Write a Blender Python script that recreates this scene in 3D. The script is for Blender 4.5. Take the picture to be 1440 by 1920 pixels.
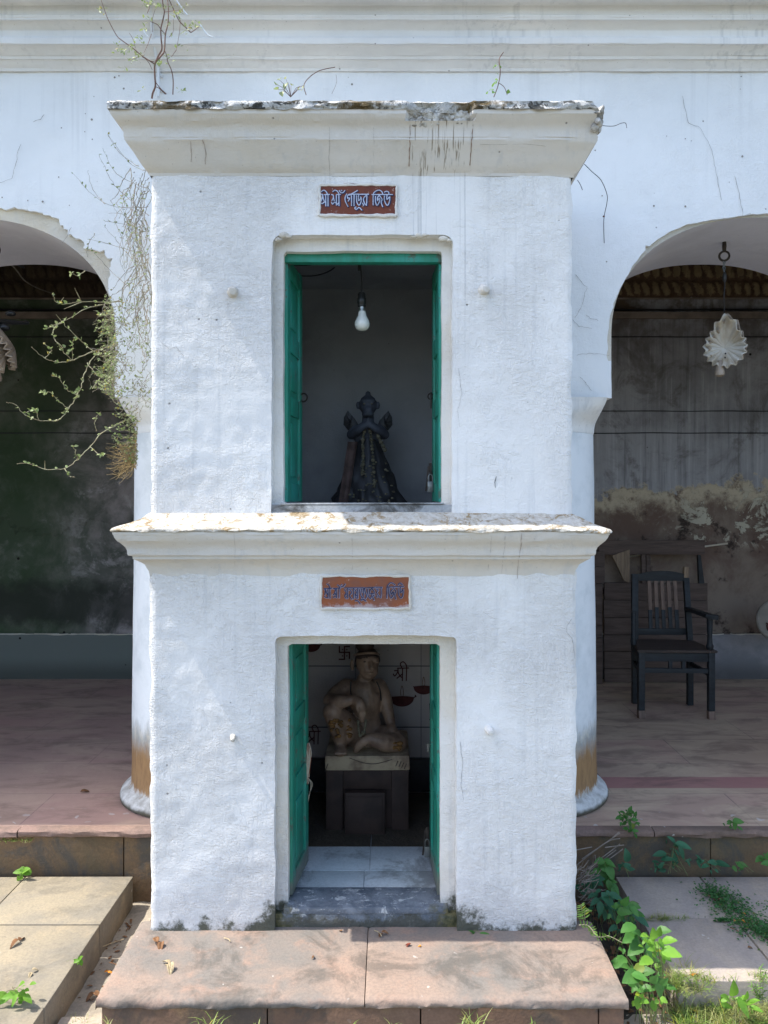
import bpy, bmesh, math, random
import numpy as np
from mathutils import Vector, Matrix, Euler, noise as mnoise

random.seed(7)
R = math.radians
sc = bpy.context.scene
for _o in list(bpy.data.objects):
    bpy.data.objects.remove(_o)
COL = sc.collection

# ------------------------------------------------------------------ camera, sky, sun, exposure
CAM_Z = 1.63
F = 1440.0
PX, PY = 730.0, 930.0


def W(px, py, d):
    """the point the photograph shows at pixel px, py when it lies d metres away"""
    return Vector(((px - PX) * d / F, d, CAM_Z + (PY - py) * d / F))


cam = bpy.data.cameras.new('camera')
camo = bpy.data.objects.new('camera', cam)
COL.objects.link(camo)
camo.location = (0, 0, CAM_Z)
camo.rotation_euler = (R(90), 0, 0)
cam.sensor_fit = 'VERTICAL'
cam.sensor_height = 24
cam.sensor_width = 18
cam.lens = 18.0
cam.shift_x = -10 / 1920
cam.shift_y = -30 / 1920
cam.clip_start = 0.05
cam.clip_end = 800
sc.camera = camo

SUN_EL = 60.0
SUN_DIR = Vector((math.cos(R(SUN_EL)) * math.cos(R(2.6)), math.cos(R(SUN_EL)) * math.sin(R(2.6)), -math.sin(R(SUN_EL))))
world = bpy.data.worlds.new('World')
sc.world = world
world.use_nodes = True
wt = world.node_tree
wt.nodes.clear()
sky = wt.nodes.new('ShaderNodeTexSky')
sky.sky_type = 'NISHITA'
sky.sun_disc = False
sky.sun_elevation = R(SUN_EL)
sky.sun_rotation = R(-92.6)
sky.dust_density = 2.0
sky.air_density = 1.0
bg = wt.nodes.new('ShaderNodeBackground')
bg.inputs['Strength'].default_value = 0.15
wo = wt.nodes.new('ShaderNodeOutputWorld')
wt.links.new(sky.outputs[0], bg.inputs[0])
wt.links.new(bg.outputs[0], wo.inputs[0])
sun = bpy.data.lights.new('sun', 'SUN')
sun.energy = 2.7
sun.angle = R(0.5)
sun.color = (1.0, 0.95, 0.86)
suno = bpy.data.objects.new('sun', sun)
COL.objects.link(suno)
suno.rotation_euler = SUN_DIR.to_track_quat('-Z', 'Y').to_euler()
suno.location = (-6, 2, 9)
sc.view_settings.view_transform = 'Standard'
sc.view_settings.look = 'None'
sc.view_settings.gamma = 1
sc.view_settings.use_curve_mapping = False
sc.view_settings.exposure = 1.48
try:
    sc.cycles.max_bounces = 8
    sc.cycles.diffuse_bounces = 5
    sc.cycles.use_denoising = True
except Exception:
    pass


# ------------------------------------------------------------------ materials
class M:
    def __init__(s, name):
        s.m = bpy.data.materials.new(name)
        s.m.use_nodes = True
        s.t = s.m.node_tree
        s.t.nodes.clear()
        s.out = s.t.nodes.new('ShaderNodeOutputMaterial')
        s.geo = s.t.nodes.new('ShaderNodeNewGeometry')
        s.pos = s.geo.outputs['Position']

    def put(s, inp, v):
        if v is None:
            return
        if isinstance(v, bpy.types.NodeSocket):
            s.t.links.new(v, inp)
        elif isinstance(v, (tuple, list)) and len(v) == 3 and inp.type == 'RGBA':
            inp.default_value = (*v, 1)
        else:
            inp.default_value = v

    def vmul(s, v, k):
        n = s.t.nodes.new('ShaderNodeVectorMath')
        n.operation = 'MULTIPLY'
        s.put(n.inputs[0], v)
        n.inputs[1].default_value = k
        return n.outputs[0]

    def vadd(s, v, k):
        n = s.t.nodes.new('ShaderNodeVectorMath')
        n.operation = 'ADD'
        s.put(n.inputs[0], v)
        s.put(n.inputs[1], k)
        return n.outputs[0]

    def noise(s, scale, detail=4, rough=0.55, dist=0.0, vec=None, col=False):
        n = s.t.nodes.new('ShaderNodeTexNoise')
        s.put(n.inputs['Vector'], vec if vec is not None else s.pos)
        n.inputs['Scale'].default_value = scale
        n.inputs['Detail'].default_value = detail
        n.inputs['Roughness'].default_value = rough
        n.inputs['Distortion'].default_value = dist
        return n.outputs['Color' if col else 'Fac']

    def voro(s, scale, feature='F1', vec=None, rnd=1.0, out='Distance'):
        n = s.t.nodes.new('ShaderNodeTexVoronoi')
        n.feature = feature
        s.put(n.inputs['Vector'], vec if vec is not None else s.pos)
        n.inputs['Scale'].default_value = scale
        n.inputs['Randomness'].default_value = rnd
        return n.outputs[out]

    def mr(s, v, a, b, lo=0.0, hi=1.0, smooth=True):
        n = s.t.nodes.new('ShaderNodeMapRange')
        n.interpolation_type = 'SMOOTHSTEP' if smooth else 'LINEAR'
        s.put(n.inputs[0], v)
        for i, k in enumerate((a, b, lo, hi)):
            s.put(n.inputs[i + 1], k)
        return n.outputs[0]

    def math(s, op, a, b=None, c=None):
        n = s.t.nodes.new('ShaderNodeMath')
        n.operation = op
        s.put(n.inputs[0], a)
        s.put(n.inputs[1], b)
        s.put(n.inputs[2], c)
        return n.outputs[0]

    def mul(s, a, b):
        return s.math('MULTIPLY', a, b)

    def add(s, a, b):
        return s.math('ADD', a, b)

    def mix(s, f, a, b, mode='MIX'):
        n = s.t.nodes.new('ShaderNodeMix')
        n.data_type = 'RGBA'
        n.blend_type = mode
        s.put(n.inputs[0], f)
        s.put(n.inputs[6], a)
        s.put(n.inputs[7], b)
        return n.outputs[2]

    def xyz(s, v=None):
        n = s.t.nodes.new('ShaderNodeSeparateXYZ')
        s.put(n.inputs[0], v if v is not None else s.pos)
        return n.outputs

    def bump(s, h, strength=1.0, dist=0.01, nrm=None):
        n = s.t.nodes.new('ShaderNodeBump')
        n.inputs['Strength'].default_value = strength
        n.inputs['Distance'].default_value = dist
        s.put(n.inputs['Height'], h)
        if nrm is not None:
            s.put(n.inputs['Normal'], nrm)
        return n.outputs[0]

    def end(s, col, rough=0.9, nrm=None, spec=0.3, metal=0.0, transl=0.0, **kw):
        p = s.t.nodes.new('ShaderNodeBsdfPrincipled')
        s.put(p.inputs['Base Color'], col)
        s.put(p.inputs['Roughness'], rough)
        s.put(p.inputs['Specular IOR Level'], spec)
        s.put(p.inputs['Metallic'], metal)
        for k, v in kw.items():
            s.put(p.inputs[k], v)
        if nrm is not None:
            s.put(p.inputs['Normal'], nrm)
        o = p.outputs[0]
        if transl:
            t = s.t.nodes.new('ShaderNodeBsdfTranslucent')
            s.put(t.inputs[0], col)
            x = s.t.nodes.new('ShaderNodeMixShader')
            x.inputs[0].default_value = transl
            s.t.links.new(o, x.inputs[1])
            s.t.links.new(t.outputs[0], x.inputs[2])
            o = x.outputs[0]
        s.t.links.new(o, s.out.inputs[0])
        return s.m


def plaster(name, base=(0.825, 0.815, 0.795), second=(0.745, 0.735, 0.72), cream=0.0, bump=1.0, base_algae=True,
            streak=0.35, drip=None, pits=0.9, algae_z=0.0, drip_k=0.75, drip_c=(0.16, 0.12, 0.07)):
    m = M(name)
    p = m.pos
    x, y, z = m.xyz()[:3]
    big = m.noise(1.3, 5, 0.6)
    c = m.mix(m.mr(big, 0.42, 0.66), base, second)
    c = m.mix(m.mul(m.mr(m.noise(5.5, 6, 0.65, 0.4), 0.5, 0.78), 0.30), c, tuple(0.90 * k for k in second))
    if cream:
        c = m.mix(m.mul(m.mr(m.noise(2.1, 5, 0.6, vec=m.vadd(p, (7, 3, 1))), 0.45, 0.65), cream), c, (0.70, 0.62, 0.48))
    pt = m.noise(0.9, 7, 0.68, 0.8, vec=m.vadd(p, (4, 6, 2)))
    c = m.mix(m.mul(m.mr(pt, 0.48, 0.66), 0.22), c, tuple(0.80 * k for k in second))
    fl = m.noise(3.3, 8, 0.74, 0.5, vec=m.vadd(p, (1, 8, 5)))
    c = m.mix(m.mul(m.mr(fl, 0.58, 0.66), 0.35), c, tuple(min(0.86, 1.06 * k) for k in base))
    # rain streaks
    st = m.noise(1.0, 3, 0.6, vec=m.vmul(p, (34, 34, 0.9)))
    stm = m.mr(m.noise(1.7, 3, vec=m.vadd(p, (3, 9, 4))), 0.42, 0.62)
    c = m.mix(m.mul(m.mul(m.mr(st, 0.5, 0.72), stm), streak), c, (0.42, 0.44, 0.46))
    if drip:
        x0, x1, z0, z1 = drip
        dn = m.noise(1.0, 3, 0.6, vec=m.vmul(p, (120, 20, 0.9)))
        dm = m.mul(m.mul(m.mr(x, x0, x0 + 0.015), m.mr(x, x1, x1 + 0.02, 1.0, 0.0)), m.mr(z, z0, z1))
        c = m.mix(m.mul(m.mul(m.mr(dn, 0.55, 0.66), dm), drip_k), c, drip_c)
    # specks and pits
    v = m.voro(17)
    vc = m.xyz(m.voro(17, out='Color'))[0]
    pit = m.mul(m.mr(v, 0.04, 0.085, 1.0, 0.0), m.mr(vc, 0.80, 0.84))
    v2 = m.voro(70)
    vc2 = m.xyz(m.voro(70, out='Color'))[1]
    pit2 = m.mul(m.mr(v2, 0.08, 0.2, 1.0, 0.0), m.mr(vc2, 0.9, 0.93))
    c = m.mix(m.mul(pit, pits * 0.8), c, (0.16, 0.15, 0.14))
    c = m.mix(m.mul(pit2, pits * 0.55), c, (0.33, 0.31, 0.29))
    if base_algae:
        e2 = m.add(z, m.mul(m.add(m.noise(4, 6, 0.7), -0.5), -0.8))
        c = m.mix(m.mr(e2, algae_z - 0.05, algae_z + 0.32, 0.38, 0.0), c, (0.40, 0.40, 0.42))
        e = m.add(z, m.mul(m.add(m.noise(9, 7, 0.75), -0.5), -0.34))
        dxm = m.math('ABSOLUTE', m.add(m.math('ABSOLUTE', m.add(x, 0.09)), -0.345))
        e = m.add(e, m.mr(dxm, 0.0, 0.13, -0.075, 0.0))
        c = m.mix(m.mr(e, algae_z - 0.01, algae_z + 0.045, 0.92, 0.0), c, (0.055, 0.058, 0.034))
    h1 = m.noise(7, 5, 0.6, 0.8)
    h2 = m.noise(1.0, 5, 0.65, 1.6, vec=m.vmul(p, (26, 26, 60)))
    h3 = m.noise(120, 3, 0.7)
    h4 = m.noise(1.0, 3, 0.6, 2.2, vec=m.vmul(p, (70, 70, 16)))
    h5 = m.noise(1.0, 6, 0.7, 2.8, vec=m.vmul(p, (19, 19, 27)))
    h5 = m.math('ABSOLUTE', m.add(h5, -0.5))
    h = m.add(m.mul(h1, 0.7), m.add(m.mul(h2, 0.6), m.add(m.mul(h4, 0.45), m.add(m.mul(h5, -0.9), m.mul(h3, 0.22)))))
    h = m.mul(h, m.mr(m.noise(1.7, 5, 0.6, vec=m.vadd(p, (9, 4, 7))), 0.36, 0.64, 0.30, 1.35))
    h = m.add(h, m.add(m.mul(pit, -0.5), m.mul(m.mr(fl, 0.59, 0.63), 0.16)))
    nr = m.bump(h, min(1.0, 0.8 * bump), 0.0075 * max(1.0, bump))
    return m.end(c, 0.92, nr, spec=0.2)


def stone(name, cols, slab=None, bump=1.0, moss=0.0, fleck=0.5, rough=0.85, scale=1.0, joints=None, speck=True):
    m = M(name)
    p = m.pos
    a = m.noise(2.2 * scale, 6, 0.62, 0.6)
    b = m.noise(7 * scale, 7, 0.7, 0.3)
    c = m.mix(m.mr(a, 0.36, 0.64), cols[0], cols[1])
    c = m.mix(m.mul(m.mr(b, 0.48, 0.7), 0.7), c, cols[2])
    fine = m.noise(90, 4, 0.7)
    c = m.mix(m.mul(m.mr(fine, 0.35, 0.7), 0.35), c, tuple(0.6 * k for k in cols[1]))
    if moss:
        c = m.mix(m.mul(m.mr(m.noise(4.5, 6, 0.7, 0.5, vec=m.vadd(p, (2, 5, 8))), 0.48, 0.62), moss), c, (0.065, 0.062, 0.055))
    if fleck:
        v = m.voro(24, vec=m.vadd(p, m.vmul(m.noise(20, 2, col=True), (0.05, 0.05, 0.05))))
        vc = m.xyz(m.voro(24, out='Color'))[0]
        f = m.mul(m.mr(v, 0.10, 0.17, 1.0, 0.0), m.mr(vc, 0.78, 0.82))
        f = m.mul(f, m.mr(m.noise(3, 3), 0.45, 0.6))
        c = m.mix(m.mul(f, fleck), c, (0.62, 0.60, 0.56))
    h = m.add(m.mul(b, 1.0), m.add(m.mul(fine, 0.3), m.mul(m.noise(25, 5, 0.6), 0.6)))
    return m.end(c, rough, m.bump(h, 0.7 * bump, 0.006), spec=0.3)


def plain(name, col, rough=0.6, var=0.3, sc_=12, metal=0.0, bump=0.2, spec=0.4, transl=0.0, second=None, **kw):
    m = M(name)
    n = m.noise(sc_, 5, 0.6)
    c = m.mix(m.mr(n, 0.35, 0.7), col, second or tuple(k * (1 - var) for k in col))
    return m.end(c, rough, m.bump(m.noise(sc_ * 5, 4), bump, 0.003), spec, metal, transl, **kw)


def wood(name, a, b, axis=(6, 6, 60), rough=0.7, worn=None):
    m = M(name)
    n = m.noise(1.0, 5, 0.65, 0.6, vec=m.vmul(m.pos, axis))
    c = m.mix(m.mr(n, 0.3, 0.7), a, b)
    if worn:
        c = m.mix(m.mul(m.mr(m.noise(9, 6, 0.7), 0.56, 0.66), 0.8), c, worn)
    return m.end(c, rough, m.bump(n, 0.4, 0.003), 0.3)


def green_door(name):
    m = M(name)
    z = m.xyz()[2]
    n = m.noise(1.0, 5, 0.65, 0.4, vec=m.vmul(m.pos, (30, 30, 3)))
    c = m.mix(m.mr(n, 0.3, 0.7), (0.015, 0.27, 0.19), (0.02, 0.19, 0.125))
    c = m.mix(m.mr(m.noise(3.5, 5, 0.65), 0.45, 0.65), c, (0.03, 0.30, 0.24))
    ch = m.mr(m.noise(14, 7, 0.75), 0.575, 0.62)
    c = m.mix(m.mul(ch, 0.8), c, (0.085, 0.10, 0.08))
    c = m.mix(m.mul(m.mr(m.noise(1.0, 6, 0.7, vec=m.vmul(m.pos, (60, 60, 5))), 0.6, 0.7), 0.5), c, (0.02, 0.07, 0.05))
    e = m.add(z, m.mul(m.noise(10, 5, 0.7), -0.14))
    c = m.mix(m.mr(e, 0.05, 0.12, 0.9, 0.0), c, (0.16, 0.15, 0.13))
    return m.end(c, 0.45, m.bump(m.noise(30, 5), 0.25, 0.003), 0.45)


def leafmat(name, a, b, transl=0.35):
    m = M(name)
    ri = m.geo.outputs['Random Per Island']
    c = m.mix(m.mr(m.noise(14, 3), 0.35, 0.68), a, b)
    c = m.mix(m.mul(ri, 0.55), c, tuple(0.5 * k for k in a))
    c = m.mix(m.mr(ri, 0.93, 0.95), c, (a[0] * 1.6 + .05, a[1] * 1.05, a[2] * .8))
    c = m.mix(m.mul(m.mr(m.noise(70, 4, 0.7), 0.58, 0.68), 0.45), c, tuple(0.45 * k for k in a))
    return m.end(c, 0.5, m.bump(m.noise(60, 3), 0.3, 0.002), 0.35, 0.0, transl)


def lichen(name, white=0.45):
    m = M(name)
    n1 = m.noise(16, 7, 0.72, 0.5)
    n2 = m.noise(32, 6, 0.7, 0.3, vec=m.vadd(m.pos, (4, 1, 7)))
    n3 = m.noise(7, 5, 0.65, vec=m.vadd(m.pos, (8, 2, 3)))
    c = m.mix(m.mr(n1, 0.50 - 0.1 * white, 0.55), (0.62, 0.62, 0.60), (0.09, 0.09, 0.085))
    c = m.mix(m.mr(n2, 0.52, 0.58), c, (0.72, 0.72, 0.70))
    c = m.mix(m.mul(m.mr(n3, 0.5, 0.58), 0.8), c, (0.16, 0.115, 0.05))
    h = m.add(n1, m.add(n2, m.mul(m.noise(80, 4, 0.7), 0.5)))
    return m.end(c, 0.95, m.bump(h, 1.0, 0.02), 0.1)


def cap_mat():
    m = M('weathered_white_cement')
    p = m.vmul(m.pos, (1, 1, 1.6))
    n1 = m.noise(22, 8, 0.75, 0.6, vec=p)
    n2 = m.noise(9, 6, 0.7, 0.4, vec=m.vadd(p, (5, 2, 1)))
    c = m.mix(m.mr(m.noise(40, 5, 0.7), 0.4, 0.65), (0.62, 0.60, 0.55), (0.47, 0.43, 0.36))
    c = m.mix(m.mul(m.mr(n1, 0.50, 0.56), m.mr(n2, 0.40, 0.55)), c, (0.34, 0.255, 0.15))
    c = m.mix(m.mul(m.mr(n1, 0.60, 0.65), 0.8), c, (0.14, 0.115, 0.08))
    h = m.add(n1, m.mul(m.noise(80, 4, 0.7), 0.5))
    return m.end(c, 0.95, m.bump(h, 1.0, 0.014), 0.1)


MT = {}
MT['shrine'] = plaster('limewash_shrine', drip=(0.075, 0.285, 1.7, 2.95), streak=0.28, bump=1.2, drip_k=0.45, drip_c=(0.30, 0.31, 0.32))
MT['arcade'] = plaster('limewash_arcade', base=(0.795, 0.815, 0.825), second=(0.735, 0.76, 0.775), base_algae=False, streak=0.2, bump=0.7, pits=1.0)
MT['mould'] = plaster('limewash_moulding', base=(0.80, 0.80, 0.79), second=(0.70, 0.71, 0.71), cream=0.0, base_algae=False, streak=0.35, bump=0.5)
MT['cornice'] = plaster('bounce_tone_limewash', base=(0.66, 0.63, 0.585), second=(0.59, 0.565, 0.52), cream=0.2, base_algae=False, streak=0.3, drip=(0.075, 0.285, 2.6, 2.8), bump=0.6)  # darker cream mostly paints in the shade and warm bounce under the cornices
MT['frame'] = plaster('door_surround_limewash', base=(0.76, 0.74, 0.70), second=(0.66, 0.64, 0.60), cream=0.5, streak=0.3, bump=1.1)
MT['core'] = plaster('old_plaster', base=(0.66, 0.62, 0.54), second=(0.55, 0.52, 0.46), cream=0.7, base_algae=False, streak=0.2, bump=1.4)
MT['soffit'] = plaster('grey_soffit', base=(0.72, 0.71, 0.76), second=(0.60, 0.59, 0.64), base_algae=False, streak=0.0, bump=0.7, pits=0.5)
MT['inner'] = plaster('shrine_room_wash', base=(0.48, 0.425, 0.40), second=(0.33, 0.29, 0.275), base_algae=False, streak=0.5, bump=0.7)
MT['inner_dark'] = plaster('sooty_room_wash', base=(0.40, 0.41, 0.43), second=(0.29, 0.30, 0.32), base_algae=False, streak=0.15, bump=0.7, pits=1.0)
MT['lichen'] = lichen('lichen_cement', 0.4)
MT['cap'] = cap_mat()
MT['broken'] = plain('broken_plaster', (0.62, 0.61, 0.58), 0.95, 0.5, 30, second=(0.22, 0.20, 0.17), bump=0.8)
MT['door'] = green_door('green_door_paint')
MT['plinth'] = stone('pink_sandstone', [(0.30, 0.22, 0.172), (0.185, 0.168, 0.15), (0.325, 0.21, 0.155)], moss=0.55, fleck=0.4)
MT['plinth_riser'] = stone('red_riser_stone', [(0.22, 0.13, 0.085), (0.17, 0.10, 0.065), (0.26, 0.17, 0.09)], moss=0.6, fleck=0.1)
MT['path_left'] = stone('tan_slab', [(0.30, 0.255, 0.18), (0.21, 0.19, 0.155), (0.34, 0.28, 0.19)], moss=0.3, fleck=0.7, bump=0.8)
MT['path_right'] = stone('grey_pink_slab', [(0.42, 0.355, 0.29), (0.34, 0.295, 0.26), (0.44, 0.36, 0.27)], moss=0.12, fleck=0.7, bump=0.8)
MT['riser'] = stone('brown_riser', [(0.16, 0.10, 0.055), (0.11, 0.085, 0.05), (0.20, 0.13, 0.065)], moss=0.75, fleck=0.1)
MT['earth'] = stone('earth', [(0.135, 0.13, 0.10), (0.10, 0.10, 0.075), (0.16, 0.15, 0.115)], moss=0.2, fleck=0.3, scale=2)
MT['gutter'] = stone('pale_mortar', [(0.38, 0.33, 0.26), (0.30, 0.26, 0.21), (0.42, 0.36, 0.28)], moss=0.3, fleck=0.4, scale=2)
MT['soil'] = stone('dark_soil', [(0.07, 0.055, 0.04), (0.05, 0.04, 0.03), (0.11, 0.08, 0.055)], moss=0.3, fleck=0.1, scale=3, bump=2)
MT['edge'] = stone('worn_edge_stone', [(0.25, 0.165, 0.14), (0.19, 0.13, 0.10), (0.28, 0.19, 0.15)], moss=0.35, fleck=0.8, bump=1.3)
MT['granite'] = stone('blue_black_sill', [(0.13, 0.15, 0.18), (0.08, 0.095, 0.115), (0.24, 0.26, 0.29)], moss=0.6, fleck=0.5, rough=0.5)
MT['sill_pale'] = stone('pale_mossy_sill', [(0.45, 0.46, 0.47), (0.30, 0.315, 0.33), (0.55, 0.55, 0.54)], moss=0.9, fleck=0.5, rough=0.8, scale=2)
MT['marble'] = stone('marble_tile', [(0.74, 0.78, 0.80), (0.58, 0.63, 0.66), (0.66, 0.69, 0.70)], moss=0.5, fleck=0.0, rough=0.4, bump=0.2)


def sill_mat():
    m = M('blue_black_sill')
    p = m.pos
    x, y, z = m.xyz()[:3]
    c = m.mix(m.mr(m.noise(9, 6, 0.68, 0.5), 0.38, 0.64), (0.10, 0.12, 0.15), (0.20, 0.225, 0.26))
    c = m.mix(m.mul(m.mr(m.noise(1.0, 7, 0.75, 0.6, vec=m.vmul(p, (18, 30, 14))), 0.55, 0.62), 0.8), c, (0.55, 0.57, 0.58))
    low = m.add(z, m.mul(m.add(m.noise(12, 7, 0.75), -0.5), -0.16))
    c = m.mix(m.mr(low, 0.02, 0.055, 0.85, 0.0), c, (0.06, 0.058, 0.04))
    ed = m.add(m.math('ABSOLUTE', m.add(x, 0.09)), m.mul(m.add(m.noise(14, 7, 0.75), -0.5), 0.28))
    g = m.mix(m.mr(m.noise(30, 6, 0.7), 0.4, 0.62), (0.05, 0.055, 0.022), (0.15, 0.13, 0.055))
    c = m.mix(m.mr(ed, 0.26, 0.33, 0.0, 0.95), c, g)
    return m.end(c, 0.6, m.bump(m.add(m.noise(22, 7, 0.7), m.mul(m.noise(80, 4), 0.4)), 0.9, 0.01), 0.4)


def verandah_floor_mat():
    m = M('red_flagstones')
    p = m.pos
    x, y, z = m.xyz()[:3]
    b = m.t.nodes.new('ShaderNodeTexBrick')
    m.t.links.new(p, b.inputs['Vector'])
    b.inputs['Color1'].default_value = (0.47, 0.31, 0.245, 1)
    b.inputs['Color2'].default_value = (0.46, 0.35, 0.25, 1)
    b.inputs['Mortar'].default_value = (0.22, 0.155, 0.14, 1)
    b.inputs['Scale'].default_value = 1.0
    b.inputs['Mortar Size'].default_value = 0.003
    b.inputs['Brick Width'].default_value = 1.15
    b.inputs['Row Height'].default_value = 0.44
    c = m.mix(m.mul(m.mr(m.noise(1.6, 6, 0.65, 0.8, vec=m.vmul(p, (1, 2.2, 1))), 0.4, 0.65), 0.75), b.outputs[0], (0.60, 0.47, 0.33))
    c = m.mix(m.mul(m.mr(x, -0.4, 0.6, 1.0, 0.0), 0.40), c, (0.36, 0.20, 0.205))
    # red stone course
    band = m.mul(m.mul(m.mr(y, 4.03, 4.035), m.mr(y, 4.19, 4.195, 1.0, 0.0)), m.mr(x, 0.9, 0.92))
    c = m.mix(m.mul(band, 0.75), c, (0.36, 0.15, 0.15))
    c = m.mix(m.mul(m.mr(m.noise(1.0, 7, 0.7, 0.6, vec=m.vmul(p, (2.2, 6, 1))), 0.46, 0.66), 0.55), c, (0.16, 0.11, 0.09))
    v = m.voro(15, vec=m.vadd(p, m.vmul(m.noise(14, 2, col=True), (0.09, 0.09, 0.0))))
    vc = m.xyz(m.voro(15, out='Color'))[0]
    f = m.mul(m.mr(v, 0.13, 0.2, 1.0, 0.0), m.mr(vc, 0.5, 0.55))
    f = m.mul(f, m.mr(m.add(y, m.mul(m.noise(5, 3), 0.2)), 3.62, 3.95, 1.0, 0.0))
    c = m.mix(m.mul(f, 0.8), c, (0.62, 0.60, 0.57))
    h = m.add(m.noise(7, 6, 0.6), m.mul(m.noise(40, 5), 0.4))
    return m.end(c, 0.62, m.bump(h, 0.5, 0.006), 0.35)


def back_wall_mat():
    m = M('stained_verandah_wall')
    p = m.pos
    x, y, z = m.xyz()[:3]
    # right: grey wash above, bare brown plaster below
    grey = m.mix(m.mr(m.noise(1.6, 6, 0.6), 0.4, 0.65), (0.403, 0.409, 0.437), (0.258, 0.258, 0.274))
    st = m.noise(1.0, 4, 0.65, vec=m.vmul(p, (26, 26, 1.0)))
    grey = m.mix(m.mul(m.mr(st, 0.52, 0.72), 0.6), grey, (0.56, 0.57, 0.60))
    grey = m.mix(m.mul(m.mr(st, 0.48, 0.28), 0.5), grey, (0.10, 0.10, 0.10))
    grey = m.mix(m.mul(m.mr(z, 2.75, 3.25), m.mr(m.noise(3, 5, 0.7), 0.35, 0.6)), grey, (0.105, 0.075, 0.05))
    grey = m.mix(m.mul(m.mr(m.noise(3.1, 7, 0.72, 0.6, vec=m.vadd(p, (6, 2, 8))), 0.48, 0.66), 0.65), grey, (0.12, 0.105, 0.095))
    brown = m.mix(m.mr(m.noise(2.4, 7, 0.68, 0.4), 0.38, 0.62), (0.16, 0.108, 0.085), (0.25, 0.20, 0.16))
    brown = m.mix(m.mr(m.noise(5, 6, 0.7, vec=m.vadd(p, (9, 1, 3))), 0.54, 0.66), brown, (0.05, 0.036, 0.03))
    e = m.add(z, m.add(m.mul(m.add(m.noise(2.3, 8, 0.74), -0.5), 0.95), m.mul(m.add(x, -2.2), -0.06)))
    edge = m.mr(e, 1.66, 1.70)
    c = m.mix(edge, brown, grey)
    lip = m.mul(m.mr(e, 1.42, 1.62), m.mr(e, 1.68, 1.72, 1.0, 0.0))
    c = m.mix(m.mul(m.mul(lip, m.mr(m.noise(8, 7, 0.7), 0.32, 0.50)), 0.9), c, (0.62, 0.54, 0.40))
    # pale flaked patches
    fl = m.mul(m.mr(m.noise(4.2, 8, 0.74, 0.5, vec=m.vadd(p, (1.7, 0, 4.4))), 0.515, 0.545), m.mul(m.mr(x, 2.1, 2.7), m.mul(m.mr(z, 1.15, 1.3), m.mr(z, 1.6, 1.75, 1.0, 0.0))))
    c = m.mix(m.mul(fl, 0.9), c, (0.58, 0.55, 0.44))
    # left: sooty and mossy
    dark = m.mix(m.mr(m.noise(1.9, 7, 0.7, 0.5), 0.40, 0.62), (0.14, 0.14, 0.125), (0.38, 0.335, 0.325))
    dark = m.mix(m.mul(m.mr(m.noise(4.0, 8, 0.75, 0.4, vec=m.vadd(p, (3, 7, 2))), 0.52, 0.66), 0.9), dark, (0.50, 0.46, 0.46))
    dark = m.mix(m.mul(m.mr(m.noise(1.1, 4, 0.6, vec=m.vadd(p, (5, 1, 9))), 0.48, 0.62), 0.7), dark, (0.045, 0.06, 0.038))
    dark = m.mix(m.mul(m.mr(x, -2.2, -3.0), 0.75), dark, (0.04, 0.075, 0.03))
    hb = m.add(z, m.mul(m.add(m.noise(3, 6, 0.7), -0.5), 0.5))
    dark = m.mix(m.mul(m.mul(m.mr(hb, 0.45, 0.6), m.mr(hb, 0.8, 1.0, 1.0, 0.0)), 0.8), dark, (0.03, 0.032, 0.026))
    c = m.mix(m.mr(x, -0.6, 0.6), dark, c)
    # dado
    dd = m.mix(m.mr(m.noise(3, 6, 0.65), 0.4, 0.65), (0.20, 0.20, 0.21), (0.29, 0.28, 0.29))
    dd = m.mix(m.mr(x, -0.6, 0.6), (0.15, 0.17, 0.155), dd)
    c = m.mix(m.mr(z, 0.470, 0.474, 1.0, 0.0), c, dd)
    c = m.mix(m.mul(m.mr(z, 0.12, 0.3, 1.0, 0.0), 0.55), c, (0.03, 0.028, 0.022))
    v = m.voro(5.5)
    vc = m.xyz(m.voro(5.5, out='Color'))[0]
    c = m.mix(m.mul(m.mr(v, 0.05, 0.075, 1.0, 0.0), m.mr(vc, 0.72, 0.75)), c, (0.015, 0.012, 0.01))
    h = m.add(m.mul(edge, 0.8), m.add(m.mul(fl, 0.6), m.noise(11, 7, 0.65)))
    return m.end(c, 0.85, m.bump(h, 0.7, 0.008), 0.25)


def column_mat():
    m = M('column_paint')
    p = m.pos
    z = m.xyz()[2]
    w = m.mix(m.mr(m.noise(4, 6, 0.65), 0.42, 0.66), (0.74, 0.77, 0.79), (0.60, 0.64, 0.66))
    e = m.add(z, m.mul(m.add(m.noise(1.0, 6, 0.7, vec=m.vmul(p, (14, 14, 4))), -0.5), 0.24))
    g = m.mix(m.mr(m.noise(18, 6, 0.7), 0.4, 0.65), (0.34, 0.36, 0.36), (0.50, 0.48, 0.42))
    o = m.mix(m.mr(m.noise(1.0, 6, 0.7, vec=m.vmul(p, (30, 30, 9))), 0.35, 0.7), (0.33, 0.20, 0.095), (0.24, 0.14, 0.07))
    c = m.mix(m.mr(e, 0.43, 0.53), g, w)
    c = m.mix(m.mr(e, 0.33, 0.45, 1.0, 0.0), c, o)
    t = m.mix(m.mr(m.noise(12, 6, 0.7), 0.4, 0.65), (0.62, 0.62, 0.60), (0.38, 0.37, 0.34))
    c = m.mix(m.mr(m.add(z, m.mul(m.add(m.noise(1.0, 6, 0.75, vec=m.vmul(p, (22, 22, 8))), -0.5), 0.14)), 0.165, 0.195, 1.0, 0.0), c, t)
    c = m.mix(m.mr(m.add(z, m.mul(m.noise(20, 4), -0.03)), 0.095, 0.12, 0.9, 0.0), c, (0.06, 0.055, 0.03))
    return m.end(c, 0.85, m.bump(m.add(m.noise(10, 6), m.mul(m.noise(60, 4), 0.4)), 0.6, 0.006), 0.25)


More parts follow.
